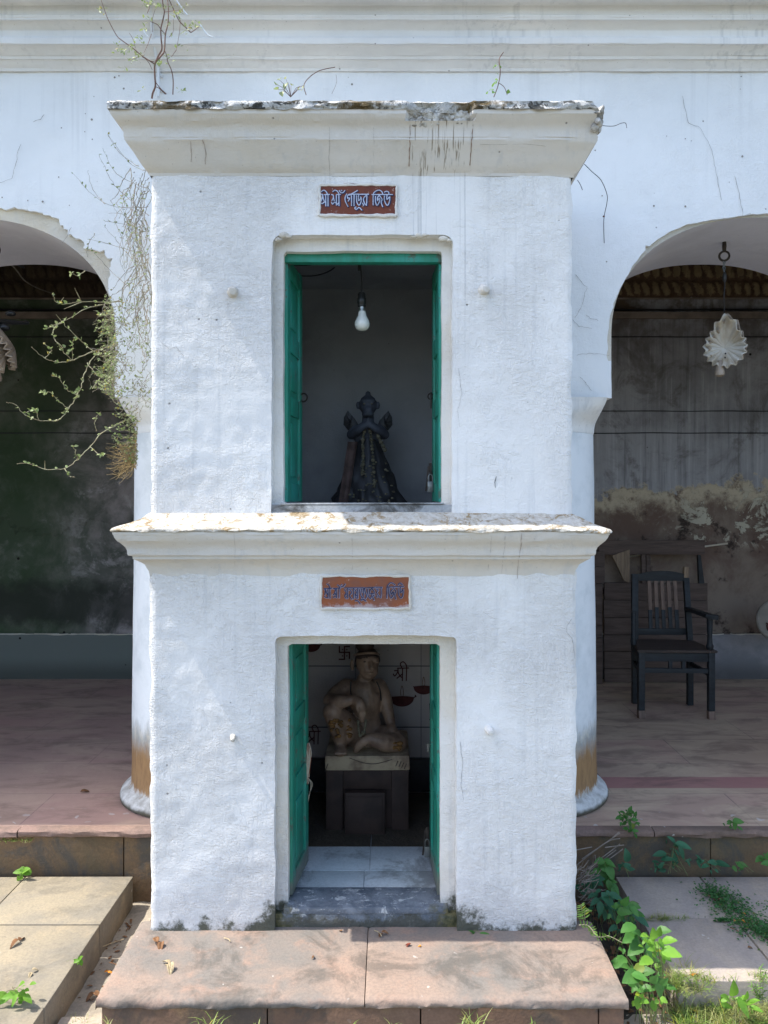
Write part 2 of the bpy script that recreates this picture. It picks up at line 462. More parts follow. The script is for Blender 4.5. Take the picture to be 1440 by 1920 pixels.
def sign_mat(name, a, b, fade_z):
    m = M(name)
    z = m.xyz()[2]
    c = m.mix(m.mr(m.noise(9, 6, 0.65, 0.4), 0.38, 0.64), a, b)
    n = m.mr(m.add(m.noise(16, 6, 0.72), m.mul(m.add(z, -fade_z), -9.0)), 0.62, 0.78)
    c = m.mix(m.mul(n, 0.75), c, (0.42, 0.36, 0.37))
    c = m.mix(m.mul(m.mr(m.noise(45, 5, 0.7), 0.62, 0.68), 0.6), c, (0.55, 0.42, 0.36))
    return m.end(c, 0.75, m.bump(m.noise(30, 5), 0.4, 0.003), 0.3)


def frieze_mat():
    m = M('carved_frieze')
    x, y, z = m.xyz()[:3]
    t = m.mul(m.add(z, -(CAM_Z + (PY - 555) * 6.42 / F)), 3.2 / (3.76 - (CAM_Z + (PY - 555) * 6.42 / F)))
    fr = m.math('FRACT', t)
    prof = m.math('SINE', m.mul(fr, math.pi))
    a = m.math('ABSOLUTE', m.math('SINE', m.add(m.add(m.mul(x, math.pi / .085), m.mul(fr, 1.2)), m.mul(m.noise(2.2, 4), 5.0))))
    h = m.mul(a, prof)
    h = m.add(h, m.mul(m.add(m.noise(26, 6, 0.75), -0.5), 1.9))
    c = m.mix(m.mr(h, 0.22, 0.62), (0.14, 0.085, 0.05), (0.36, 0.27, 0.15))
    c = m.mix(m.mul(m.mr(x, 0.0, -1.5), 0.8), c, (0.05, 0.04, 0.03))
    c = m.mix(m.mul(m.mr(m.noise(2.5, 6, 0.7), 0.5, 0.66), 0.7), c, (0.09, 0.06, 0.045))
    return m.end(c, 0.9, m.bump(h, 1.0, 0.02), 0.2)


MT['frieze'] = frieze_mat()
MT['floor'] = verandah_floor_mat()
MT['back'] = back_wall_mat()
MT['column'] = column_mat()
MT['sign_a'] = sign_mat('maroon_sign', (0.17, 0.050, 0.030), (0.12, 0.038, 0.030), 2.695)
MT['sign_b'] = sign_mat('rust_sign', (0.27, 0.085, 0.035), (0.21, 0.085, 0.055), 1.245)
MT['letter_light'] = plain('pale_blue_paint', (0.50, 0.56, 0.72), 0.7, 0.35, 40)
MT['letter_dark'] = plain('navy_paint', (0.02, 0.03, 0.095), 0.7, 0.4, 40)
MT['letter_mid'] = plain('slate_paint', (0.37, 0.33, 0.40), 0.8, 0.4, 40)
MT['redpaint'] = plain('red_wall_paint', (0.10, 0.025, 0.022), 0.8, 0.4, 40)
MT['ochre'] = plain('ochre_paint', (0.20, 0.10, 0.03), 0.8, 0.4, 40)
MT['black'] = plain('black_stone', (0.030, 0.030, 0.034), 0.5, 0.4, 20)
MT['idol_cloth'] = plain('dull_red_cloth', (0.13, 0.085, 0.075), 0.9, 0.5, 16)
MT['idol_blue'] = plain('blue_grey_paint', (0.075, 0.085, 0.11), 0.7, 0.4, 16)
MT['garland'] = plain('dry_garland', (0.15, 0.135, 0.09), 0.9, 0.5, 50)
MT['iron'] = plain('rusty_iron', (0.055, 0.042, 0.035), 0.6, 0.5, 30, metal=0.4, bump=0.5)
MT['steel'] = plain('dull_steel', (0.26, 0.27, 0.27), 0.4, 0.4, 30, metal=0.8)
MT['bakelite'] = plain('black_bakelite', (0.018, 0.018, 0.018), 0.35, 0.2, 20)
MT['bulb'] = plain('opal_glass', (0.75, 0.76, 0.72), 0.15, 0.08, 20, bump=0.0, spec=0.6)
MT['brass'] = plain('bulb_cap', (0.45, 0.45, 0.42), 0.35, 0.2, 30, metal=0.9)
MT['cord'] = plain('black_cord', (0.02, 0.02, 0.022), 0.6, 0.2, 30)
MT['stem'] = plain('vine_stem', (0.27, 0.235, 0.20), 0.8, 0.45, 25, second=(0.17, 0.16, 0.10))
MT['stem_pale'] = plain('pale_green_stem', (0.33, 0.33, 0.21), 0.8, 0.5, 40, second=(0.20, 0.16, 0.10))
MT['stem_brown'] = plain('brown_stem', (0.16, 0.09, 0.07), 0.8, 0.3, 25)
MT['dead'] = plain('dead_twig', (0.30, 0.25, 0.21), 0.9, 0.45, 25)
MT['straw'] = plain('dry_tangle', (0.42, 0.31, 0.15), 0.9, 0.4, 25)
MT['leaf_vine'] = leafmat('vine_leaf', (0.22, 0.31, 0.10), (0.38, 0.41, 0.22))
MT['leaf_bright'] = leafmat('bright_leaf', (0.17, 0.38, 0.04), (0.25, 0.48, 0.07), 0.5)
MT['leaf_mid'] = leafmat('mid_leaf', (0.07, 0.21, 0.04), (0.11, 0.27, 0.06), 0.35)
MT['leaf_dark'] = leafmat('dark_leaf', (0.03, 0.12, 0.055), (0.05, 0.17, 0.08), 0.2)
MT['leaf_fern'] = leafmat('fern_leaf', (0.15, 0.30, 0.05), (0.22, 0.38, 0.09), 0.4)
MT['grass'] = leafmat('grass_blade', (0.20, 0.32, 0.06), (0.42, 0.40, 0.17), 0.4)
MT['clover'] = leafmat('creeper_leaf', (0.045, 0.15, 0.04), (0.08, 0.21, 0.06), 0.3)
MT['dryleaf'] = plain('dry_leaf', (0.22, 0.11, 0.05), 0.9, 0.5, 40)
MT['dryleaf_pale'] = plain('pale_dry_leaf', (0.45, 0.36, 0.22), 0.9, 0.4, 40)
MT['petal'] = plain('orange_petal', (0.62, 0.24, 0.03), 0.8, 0.3, 40)
MT['chair'] = wood('dark_painted_wood', (0.030, 0.036, 0.042), (0.020, 0.022, 0.024), (8, 8, 40), 0.5)
MT['chair_worn'] = wood('worn_wood', (0.24, 0.165, 0.13), (0.14, 0.10, 0.08), (30, 30, 4), 0.7)
MT['seat'] = wood('scuffed_seat', (0.085, 0.06, 0.05), (0.05, 0.04, 0.036), (5, 40, 5), 0.55)
MT['bench'] = wood('old_plank', (0.15, 0.108, 0.09), (0.085, 0.062, 0.052), (4, 30, 34), 0.8)
MT['bench_pale'] = wood('split_pale_wood', (0.34, 0.25, 0.17), (0.18, 0.13, 0.09), (40, 40, 5), 0.85)
MT['statue'] = plain('worn_marble', (0.27, 0.18, 0.125), 0.5, 0.4, 14, second=(0.14, 0.088, 0.062))
MT['statue_hair'] = plain('painted_hair', (0.07, 0.045, 0.035), 0.6, 0.4, 20)
MT['shade'] = plain('milk_glass', (0.66, 0.64, 0.58), 0.2, 0.3, 9, second=(0.50, 0.42, 0.30), spec=0.6, transl=0.25)
MT['shade_tan'] = plain('tan_glass', (0.42, 0.34, 0.26), 0.35, 0.35, 9, spec=0.5, transl=0.2)
MT['crack'] = plain('crack', (0.31, 0.29, 0.27), 1.0, 0.4, 30)
MT['thread_red'] = plain('red_thread', (0.20, 0.045, 0.025), 0.95, 0.4, 40)
MT['thread_white'] = plain('cream_thread', (0.52, 0.44, 0.34), 0.95, 0.3, 40)
MT['ceil'] = plain('verandah_ceiling', (0.62, 0.60, 0.57), 0.9, 0.4, 5)
MT['frieze_plain'] = plain('carved_frieze', (0.42, 0.31, 0.16), 0.85, 0.6, 14, second=(0.17, 0.10, 0.06))
MT['ledge'] = plain('wall_moulding', (0.26, 0.21, 0.17), 0.85, 0.4, 8)
MT['pipe'] = plain('white_pipe', (0.66, 0.70, 0.74), 0.5, 0.15, 8)
MT['disc'] = plain('pale_disc', (0.28, 0.25, 0.21), 0.7, 0.25, 10)
MT['pedestal'] = plain('cream_pedestal', (0.38, 0.30, 0.20), 0.7, 0.4, 14, second=(0.18, 0.125, 0.085))
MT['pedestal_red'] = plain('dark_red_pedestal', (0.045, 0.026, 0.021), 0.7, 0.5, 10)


# ------------------------------------------------------------------ mesh helpers
class B:
    def __init__(s):
        s.v, s.f = [], []

    def vf(s, v, f):
        o = len(s.v)
        s.v += [tuple(p) for p in v]
        s.f += [tuple(i + o for i in q) for q in f]
        return s

    def box(s, a, b, bev=0.0, jit=0.0):
        bm = bmesh.new()
        x0, y0, z0 = a
        x1, y1, z1 = b
        vs = [bm.verts.new((x, y, z)) for x in (x0, x1) for y in (y0, y1) for z in (z0, z1)]
        for q in ((0, 1, 3, 2), (4, 6, 7, 5), (0, 4, 5, 1), (2, 3, 7, 6), (0, 2, 6, 4), (1, 5, 7, 3)):
            bm.faces.new([vs[i] for i in q])
        if bev:
            bmesh.ops.bevel(bm, geom=bm.edges[:], offset=bev, segments=2, profile=0.6, affect='EDGES')
        bm.verts.ensure_lookup_table()
        bm.verts.index_update()
        v = [tuple(p.co) for p in bm.verts]
        f = [tuple(p.index for p in q.verts) for q in bm.faces]
        bm.free()
        return s.vf(v, f)

    def beam(s, p, q, w, t, up=(0, 0, 1), bev=0.002):
        """a rectangular bar from p to q"""
        p, q = Vector(p), Vector(q)
        d = q - p
        L = d.length
        zax = d.normalized()
        u = Vector(up)
        if abs(u.dot(zax)) > 0.95:
            u = Vector((0, 1, 0))
        xax = u.cross(zax).normalized()
        yax = zax.cross(xax)
        t_ = B().box((-w / 2, -t / 2, 0), (w / 2, t / 2, L), bev)
        return s.vf([p + xax * a + yax * b + zax * c for a, b, c in t_.v], t_.f)

    def tube(s, pts, r, n=6, cap=True):
        pts = [Vector(p) for p in pts]
        if len(pts) < 2:
            return s
        rs = r if isinstance(r, (list, tuple)) else [r] * len(pts)
        v, f = [], []
        prev = None
        for i, p in enumerate(pts):
            d = (pts[min(i + 1, len(pts) - 1)] - pts[max(i - 1, 0)])
            d = d.normalized() if d.length > 1e-9 else Vector((0, 0, 1))
            if prev is None:
                a = d.orthogonal().normalized()
            else:
                a = prev - d * prev.dot(d)
                a = a.normalized() if a.length > 1e-6 else d.orthogonal().normalized()
            prev = a
            b = d.cross(a)
            for k in range(n):
                t = 2 * math.pi * k / n
                v.append(p + (a * math.cos(t) + b * math.sin(t)) * rs[i])
        for i in range(len(pts) - 1):
            for k in range(n):
                f.append((i * n + k, i * n + (k + 1) % n, (i + 1) * n + (k + 1) % n, (i + 1) * n + k))
        if cap:
            f.append(tuple(reversed(range(n))))
            f.append(tuple((len(pts) - 1) * n + k for k in range(n)))
        return s.vf(v, f)

    def lathe(s, prof, c=(0, 0, 0), n=32, a0=0.0, a1=2 * math.pi, axis=None, cap=True):
        full = abs(a1 - a0 - 2 * math.pi) < 1e-6
        m = n if full else n + 1
        v, f = [], []
        q = Vector((0, 0, 1)).rotation_difference(Vector(axis)) if axis is not None else None
        c = Vector(c)
        for r, z in prof:
            for k in range(m):
                t = a0 + (a1 - a0) * k / n
                p = Vector((r * math.cos(t), r * math.sin(t), z))
                if q is not None:
                    p = q @ p
                v.append(c + p)
        for i in range(len(prof) - 1):
            for k in range(n):
                k2 = (k + 1) % m
                f.append((i * m + k, i * m + k2, (i + 1) * m + k2, (i + 1) * m + k))
        if cap and full:
            if prof[0][0] > 1e-6:
                f.append(tuple(reversed(range(m))))
            if prof[-1][0] > 1e-6:
                f.append(tuple((len(prof) - 1) * m + k for k in range(m)))
        return s.vf(v, f)

    def ball(s, c, r, rot=None, n=14, m=9):
        r = (r, r, r) if isinstance(r, (int, float)) else r
        v, f = [], []
        E = Euler(rot).to_matrix() if rot else None
        c = Vector(c)
        for i in range(m + 1):
            th = math.pi * i / m
            for k in range(n):
                ph = 2 * math.pi * k / n
                p = Vector((r[0] * math.sin(th) * math.cos(ph), r[1] * math.sin(th) * math.sin(ph), r[2] * math.cos(th)))
                if E:
                    p = E @ p
                v.append(c + p)
        for i in range(m):
            for k in range(n):
                f.append((i * n + k, (i + 1) * n + k, (i + 1) * n + (k + 1) % n, i * n + (k + 1) % n))
        return s.vf(v, f)

    def leaf(s, base, dr, L, w, up=(0, 0, 1), droop=0.3, fold=0.25, n=5, serr=0.0, curl=0.0):
        base, dr = Vector(base), Vector(dr).normalized()
        up = Vector(up)
        sd = dr.cross(up)
        if sd.length < 1e-3:
            sd = Vector((1, 0, 0))
        sd.normalize()
        nu = sd.cross(dr).normalized()
        v, f = [], []
        for i in range(n + 1):
            t = i / n
            ww = w * (math.sin(math.pi * min(1, t ** 0.75)) ** 0.8 if 0 < t < 1 else 0.0) * 0.5
            if serr and 0 < i < n:
                ww *= 1 + serr * (1 if i % 2 else -1)
            ctr = base + dr * (L * t) - nu * (droop * L * t * t)
            if i in (0, n):
                v.append(ctr)
            else:
                h = nu * (fold * ww)
                v += [ctr - sd * ww + h, ctr - sd * ww * 0.5 + h * 0.6, ctr, ctr + sd * ww * 0.5 + h * 0.6, ctr + sd * ww + h]
        idx = lambda i: 1 + (i - 1) * 5
        for k in range(4):
            f.append((0, idx(1) + k, idx(1) + k + 1))
        for i in range(1, n - 1):
            for k in range(4):
                f.append((idx(i) + k, idx(i + 1) + k, idx(i + 1) + k + 1, idx(i) + k + 1))
        last = len(v) - 1
        for k in range(4):
            f.append((idx(n - 1) + k, last, idx(n - 1) + k + 1))
        return s.vf(v, f)

    def blade(s, base, dr, L, w, bend=0.4):
        base, dr = Vector(base), Vector(dr).normalized()
        hz = Vector((dr.x, dr.y, 0))
        hz = hz.normalized() if hz.length > 1e-4 else Vector((1, 0, 0))
        sd = dr.cross(Vector((0, 0, 1)))
        sd = sd.normalized() if sd.length > 1e-3 else Vector((1, 0, 0))
        v, f = [], []
        for i in range(4):
            t = i / 3
            c = base + dr * L * t + hz * (bend * L * t * t) - Vector((0, 0, 1)) * (bend * 0.6 * L * t * t * t)
            ww = w * (1 - t) * 0.5 + 0.0002
            v += [c - sd * ww, c + sd * ww]
        for i in range(3):
            f.append((2 * i, 2 * i + 1, 2 * i + 3, 2 * i + 2))
        return s.vf(v, f)

    def ribbon(s, pts, w, y, fx, fz):
        """flat brush stroke on a wall that faces the camera"""
        pts = [Vector((fx(p), fz(p))) for p in pts]
        v, f = [], []
        for i, p in enumerate(pts):
            d = pts[min(i + 1, len(pts) - 1)] - pts[max(i - 1, 0)]
            d = d.normalized() if d.length > 1e-9 else Vector((1, 0))
            nn = Vector((-d.y, d.x)) * w * 0.5
            e = Vector((0, 0))
            if i == 0:
                e = -d * w * 0.35
            if i == len(pts) - 1:
                e = d * w * 0.35
            a, b = p + nn + e, p - nn + e
            v += [(a.x, y, a.y), (b.x, y, b.y)]
        for i in range(len(pts) - 1):
            f.append((2 * i, 2 * i + 1, 2 * i + 3, 2 * i + 2))
        return s.vf(v, f)

    def make(s, name, mat, parent=None, smooth=True, angle=40):
        me = bpy.data.meshes.new(name)
        me.from_pydata([tuple(p) for p in s.v], [], s.f)
        me.validate()
        me.update()
        for mm in (mat if isinstance(mat, (list, tuple)) else [mat]):
            me.materials.append(MT[mm] if isinstance(mm, str) else mm)
        if smooth:
            me.polygons.foreach_set('use_smooth', [True] * len(me.polygons))
            try:
                me.set_sharp_from_angle(angle=R(angle))
            except Exception:
                pass
        o = bpy.data.objects.new(name, me)
        COL.objects.link(o)
        if parent is not None:
            o.parent = parent
            o.matrix_parent_inverse = parent.matrix_world.inverted()
        return o


def sm(pts, k=4):
    """Catmull-Rom smoothing of a polyline"""
    P_ = [Vector(p) for p in pts]
    if len(P_) < 3:
        return P_
    out = []
    for i in range(len(P_) - 1):
        a, b, c, d = P_[max(i - 1, 0)], P_[i], P_[i + 1], P_[min(i + 2, len(P_) - 1)]
        for j in range(k):
            t = j / k
            out.append(0.5 * ((2 * b) + (c - a) * t + (2 * a - 5 * b + 4 * c - d) * t * t + (3 * b - a - 3 * c + d) * t ** 3))
    out.append(P_[-1])
    return out


def tag(o, label=None, cat=None, group=None, kind=None):
    if label:
        o['label'] = label
    if cat:
        o['category'] = cat
    if group:
        o['group'] = group
    if kind:
        o['kind'] = kind
    return o


def thing(name, loc, label, cat, group=None):
    o = bpy.data.objects.new(name, None)
    o.empty_display_size = 0.1
    o.location = loc
    COL.objects.link(o)
    bpy.context.view_layer.update()
    return tag(o, label, cat, group)


def nz(x, y, z, s=1.0):
    return mnoise.noise(Vector((x * s, y * s, z * s)))


def fbm(x, y, z, s=1.0, o=4):
    return mnoise.fractal(Vector((x * s, y * s, z * s)), 0.9, 2.1, o)


def panel(x0, x1, z0, z1, step, y, f=None, depth=0.0, amp=0.003, freq=6.0, back_outer=0.0, edge_jit=0.0, seed=0.0):
    """A wall sheet facing the camera with a hole where f(x,z)<0; returns (B wall, B reveal)."""
    nx, nzz = max(1, round((x1 - x0) / step)), max(1, round((z1 - z0) / step))
    X, Z = np.meshgrid(np.linspace(x0, x1, nx + 1), np.linspace(z0, z1, nzz + 1))
    X, Z = X.ravel().copy(), Z.ravel().copy()
    inner = np.ones_like(X, bool)
    F_ = np.full_like(X, 1.0)
    if f is not None:
        for it in range(3):
            h = 1e-4
            F_ = f(X, Z)
            gx = (f(X + h, Z) - F_) / h
            gz = (f(X, Z + h) - F_) / h
            g2 = np.maximum(gx * gx + gz * gz, 1e-9)
            D = F_ / np.sqrt(g2)
            near = ((np.abs(D) < 0.75 * step) & (np.abs(F_) < 1.5 * step)) if it == 0 else snap
            if it == 0:
                snap = near
            X[near] -= (F_ * gx / g2)[near]
            Z[near] -= (F_ * gz / g2)[near]
        F_ = f(X, Z)
        F_[snap] = 0.0
        Z = np.clip(Z, z0, z1)
    keep = F_ >= -1e-6
    W1 = nx + 1
    i, j = np.meshgrid(np.arange(nx), np.arange(nzz))
    a = (j * W1 + i).ravel()
    q = np.stack([a, a + 1, a + W1 + 1, a + W1], 1)
    q = q[keep[q].all(1)]
    used = np.unique(q)
    remap = -np.ones(len(X), int)
    remap[used] = np.arange(len(used))
    ux, uz, uf = X[used], Z[used], F_[used]
    vs = []
    for k in range(len(used)):
        xx, zz = ux[k], uz[k]
        dy = amp * (1.3 * nz(xx + seed, y, zz, freq) + 0.5 * nz(xx + seed, y, zz, freq * 4.3))
        ex = 0.0
        if edge_jit:
            if abs(xx - x0) < 1e-6 or abs(xx - x1) < 1e-6:
                ex = edge_jit * (fbm(3.1 + seed, xx, zz, 9) * 0.8)
                dy += 0.007
            if abs(uf[k]) < 1e-6:
                jx = edge_jit * 0.55 * fbm(xx + seed, 4, zz, 6)
                jz = edge_jit * 0.55 * fbm(xx + seed, 8, zz, 6)
                xx += jx
                zz += jz
        vs.append((xx + ex, y + dy, zz))
    q = remap[q]
    w = B()
    w.v = vs
    w.f = [tuple(int(t) for t in dict.fromkeys(r.tolist())) for r in q]
    rev = B()
    e = np.concatenate([q[:, [0, 1]], q[:, [1, 2]], q[:, [2, 3]], q[:, [3, 0]]])
    es = np.sort(e, 1)
    key = es[:, 0].astype(np.int64) * (len(used) + 1) + es[:, 1]
    _, inv, cnt = np.unique(key, return_inverse=True, return_counts=True)
    bd = e[cnt[inv] == 1]
    for a_, b_ in bd:
        if a_ == b_:
            continue
        hole = abs(uf[a_]) < 1e-6 and abs(uf[b_]) < 1e-6 and f is not None
        pa, pb = vs[a_], vs[b_]
        if hole and depth:
            ns = max(1, int(depth / 0.25))
            for t in range(ns):
                ya, yb = depth * t / ns, depth * (t + 1) / ns
                A0 = (pa[0], (pa[1] if t == 0 else y + ya), pa[2])
                B0 = (pb[0], (pb[1] if t == 0 else y + ya), pb[2])
                rev.vf([B0, A0, (pa[0], y + yb, pa[2]), (pb[0], y + yb, pb[2])], [(0, 1, 2, 3)])
        elif not hole and back_outer:
            w.vf([pb, pa, (pa[0], y + back_outer, pa[2]), (pb[0], y + back_outer, pb[2])], [(0, 1, 2, 3)])
    return w, rev


def weld(b, d=1e-5):
    bm = bmesh.new()
    vs = [bm.verts.new(p) for p in b.v]
    for q in b.f:
        try:
            bm.faces.new([vs[i] for i in q])
        except ValueError:
            pass
    bmesh.ops.remove_doubles(bm, verts=bm.verts, dist=d)
    bm.verts.ensure_lookup_table()
    bm.verts.index_update()
    o = B()
    o.v = [tuple(p.co) for p in bm.verts]
    o.f = [tuple(p.index for p in q.verts) for q in bm.faces]
    bm.free()
    return o


def rrect(x0, x1, z0, z1, r):
    cx, cz, hx, hz = (x0 + x1) / 2, (z0 + z1) / 2, (x1 - x0) / 2 - r, (z1 - z0) / 2 - r

    def f(x, z):
        qx, qz = np.abs(x - cx) - hx, np.abs(z - cz) - hz
        return np.sqrt(np.maximum(qx, 0) ** 2 + np.maximum(qz, 0) ** 2 + 1e-14) + np.minimum(np.maximum(qx, qz), 0) - r
    return f


# ------------------------------------------------------------------ ground, paths
g = B().vf([(-120, -120, -0.25), (120, -120, -0.25), (120, 120, -0.25), (-120, 120, -0.25)], [(0, 1, 2, 3)])
tag(g.make('ground', 'earth'), 'sandy earth courtyard ground around the shrine', kind='structure')


def slab_set(name, mat, rects, z, zb, label):
    b = B()
    for x0, x1, y0, y1 in rects:
        dz = random.uniform(-0.003, 0.003)
        t = B().box((x0, y0, zb), (x1, y1, z + dz), 0.006)
        # soften worn arrises
        b.vf([(p[0] + 0.004 * nz(p[0], p[1], p[2], 5), p[1] + 0.004 * nz(p[1], p[0], 3, 5), p[2]) for p in t.v], t.f)
    return tag(b.make(name, mat), label, kind='structure')


slab_set('path', 'path_left', [(-1.653, -1.167, 3.104, 3.497), (-1.653, -1.167, 2.60, 3.10), (-1.653, -1.167, 2.10, 2.596), (-2.3, -1.658, 2.95, 3.497), (-2.3, -1.658, 2.2, 2.945), (-3.2, -2.305, 2.2, 3.497)], -0.10, -0.26,
         'tan stone slabs of the raised path left of the shrine')
slab_set('path', 'path_right', [(1.03, 1.412, 3.154, 3.497), (1.03, 1.412, 2.74, 3.15), (1.418, 2.1, 3.05, 3.497), (1.418, 2.1, 2.74, 3.045), (2.105, 3.2, 2.74, 3.497)], -0.10, -0.26,
         'grey pink stone slabs of the raised path right of the shrine')
slab_set('pavement', 'path_right', [(0.80, 1.5, 2.1, 2.72), (1.506, 2.4, 2.1, 2.72), (-1.15, -0.955, 2.1, 2.70)], -0.20, -0.27,
         'low pale paving slabs along the bottom edge of the photo')
b = B()
v = []
for j in range(50):
    for i in range(13):
        x, y = -1.175 + .25 * i / 12, 2.70 + .84 * j / 49
        v.append((x, y, -0.238 + .010 * fbm(x, y, 2, 11)))
b.vf(v, [(j * 13 + i, j * 13 + i + 1, (j + 1) * 13 + i + 1, (j + 1) * 13 + i) for j in range(49) for i in range(12)])
tag(b.make('gutter', 'gutter'), 'pale mortar floor of the narrow gap left of the step', kind='structure')
so = B()
for i in range(24):
    for j in range(40):
        pass
nx_, ny_ = 20, 60
vs = []
for j in range(ny_ + 1):
    for i in range(nx_ + 1):
        x = 0.70 + 0.34 * i / nx_
        y = 2.55 + 0.95 * j / ny_
        vs.append((x, y, -0.225 + 0.03 * fbm(x, y, 0, 9)))
so.vf(vs, [(j * (nx_ + 1) + i, j * (nx_ + 1) + i + 1, (j + 1) * (nx_ + 1) + i + 1, (j + 1) * (nx_ + 1) + i) for j in range(ny_) for i in range(nx_)])
tag(so.make('soil', 'soil'), 'dark damp soil in the gap right of the shrine', kind='structure')

# verandah floor
vf_ = B().box((-5.2, 3.56, 0.02), (-0.67, 6.6, 0.096)).box((0.48, 3.56, 0.02), (5.0, 6.6, 0.096)).box((-0.67, 4.13, 0.02), (0.48, 6.6, 0.096))
tag(vf_.make('floor', 'floor'), 'raised verandah floor of reddish flagstones', kind='structure')
ed = thing('stone_edging', (0, 3.55, -0.25), 'worn stone edge and brown mossy riser along the verandah floor', 'stone edging')
b = B()
xs = [-5.2, -3.4, -1.70, -1.03, -0.70, 0.50, 1.21, 2.02, 3.4, 5.0]
for a, c in zip(xs[:-1], xs[1:]):
    if a == -0.70:
        continue
    n = max(2, int((c - a) / 0.03))
    prof = [(0.0, 0.1), (-0.045, 0.1), (-0.052, 0.096), (-0.055, 0.088), (-0.054, 0.076), (-0.048, 0.068), (0.01, 0.066)]
    off = random.uniform(-0.004, 0.004)
    v, f = [], []
    for i in range(n + 1):
        x = a + 0.002 + (c - a - 0.004) * i / n
        for k, (dy, z) in enumerate(prof):
            jit = 0.008 * fbm(x, 2, k * 0.15, 9) if 0 < k < 6 else 0
            v.append((x, 3.562 + dy + jit + off, z + off * 0.5 + 0.5 * jit + (0.0005 if k < 2 else 0)))
    m_ = len(prof)
    for i in range(n):
        for k in range(m_ - 1):
            f.append((i * m_ + k, i * m_ + k + 1, (i + 1) * m_ + k + 1, (i + 1) * m_ + k))
    b.vf(v, f)
b.make('edge_slab', 'edge', ed)
b = B()
for a, c in zip([-5.2, -2.4, -1.22, 0.50, 1.48, 2.2, 3.6], [-2.404, -1.225, -0.70, 1.476, 2.196, 3.595, 5.0]):
    b.box((a, 3.535 + random.uniform(-.004, .004), -0.27), (c, 3.57, 0.066), 0.004)
b.make('riser', 'riser', ed)

# ------------------------------------------------------------------ front step of the shrine
st = thing('stone_step', (-0.09, 2.6, -0.25), 'pink sandstone step slab laid in front of the shrine', 'step')


def step_slab(x0, x1, seed):
    b = B()
    n, k_ = int((x1 - x0) / 0.015), 26
    ys = [2.487 + 0.46 * t / k_ for t in range(k_ + 1)]
    v, f = [], []
    rows = [(2.500, -0.034), (2.490, -0.032), (2.485, -0.026), (2.484, -0.018), (2.486, -0.009), (2.492, -0.002)] + [(y, 0.0) for y in ys[1:]]
    for y, z in rows:
        for i in range(n + 1):
            x = x0 + (x1 - x0) * i / n
            j = 0.006 * fbm(x + seed, z * 3, 5, 14) + 0.003 * nz(x + seed, z * 9, 2, 70) if y < 2.505 else 0.0
            ed_ = 0.0
            if i in (0, n):
                ed_ = 0.004 * nz(y, seed, 3, 12) - (0.004 if z > -0.001 else 0)
            v.append((x, y + j, z + 0.0025 * nz(x + seed, y, 1, 7) + 0.3 * j + ed_))
    for r in range(len(rows) - 1):
        for i in range(n):
            f.append((r * (n + 1) + i, r * (n + 1) + i + 1, (r + 1) * (n + 1) + i + 1, (r + 1) * (n + 1) + i))
    b.vf(v, f)
    # sides and bottom
    for i, s_ in ((0, 1), (n, -1)):
        for r in range(len(rows) - 1):
            p, q = v[r * (n + 1) + i], v[(r + 1) * (n + 1) + i]
            b.vf([p, q, (q[0], q[1], -0.034), (p[0], p[1], -0.034)], [(0, 1, 2, 3)])
    return b


step_slab(-0.951, -0.0815, 1).make('slab', 'plinth', st, angle=60)
step_slab(-0.0785, 0.775, 5).make('slab', 'plinth', st, angle=60)
b = B()
for a, c in ((-0.938, -0.40), (-0.396, 0.10), (0.104, 0.68), (0.684, 0.765)):
    b.box((a, 2.500 + random.uniform(0, .006), -0.27), (c, 2.60, -0.034), 0.004)
b.box((-0.938, 2.60, -0.27), (0.765, 3.5, -0.035))
b.make('riser', 'plinth_riser', st)

# ------------------------------------------------------------------ the two-storey shrine
SX0, SX1, SY = -0.898, 0.690, 2.88
shrine = thing('wayside_shrine', (-0.104, SY, 0), 'white two-storey limewashed shrine with two green doored niches', 'shrine')
# lower storey
low_rec = rrect(-0.430, 0.252, -0.4, 1.106, 0.022)
w, rv = panel(SX0, SX1 + 0.012, -0.012, 1.345, 0.0125, SY, low_rec, 0.05, 0.0022, 5, 1.4, 0.010, 1.0)
w.vf(rv.v, rv.f)
weld(w).make('lower_wall', 'shrine', shrine, angle=50)
up_rec = rrect(-0.442, 0.236, 1.30, 2.610, 0.035)
w, rv = panel(SX0 + 0.003, SX1 - 0.004, 1.50, 2.86, 0.0125, SY + 0.001, up_rec, 0.05, 0.0022, 5, 1.4, 0.009, 4.0)
w.vf(rv.v, rv.f)
weld(w).make('upper_wall', 'shrine', shrine, angle=50)
# door surrounds set back in the recesses
w, rv = panel(-0.445, 0.267, -0.01, 1.12, 0.0125, SY + 0.046, rrect(-0.386, 0.194, -0.3, 1.066, 0.006), 0.05, 0.0025, 7, 0, 0.005, 2.0)
w.vf(rv.v, rv.f)
weld(w).make('door_surround', 'frame', shrine, angle=50)
w, rv = panel(-0.457, 0.251, 1.5, 2.625, 0.0125, SY + 0.046, rrect(-0.404, 0.200, 1.603, 2.562, 0.010), 0.05, 0.0025, 7, 0, 0.005, 9.0)
w.vf(rv.v, rv.f)
weld(w).make('door_surround', 'frame', shrine, angle=50)
# chipped plaster lumps at the head of the upper recess
for px, py, r in ((533, 441, .022), (541, 444, .014), (522, 450, .016), (786, 442, .018), (797, 441, .014), (832, 448, .02), (776, 444, .012), (842, 452, .012)):
    p = W(px, py, 2.885)
    b = B().ball(p, (r, 0.010, r * 0.55), n=10, m=7)
    b.v = [(p[0] + .004 * nz(*p, 60), p[1], p[2] + .006 * nz(p[2], p[0], 2, 60)) for p in b.v]
    b.make('plaster_lump', 'core', shrine)
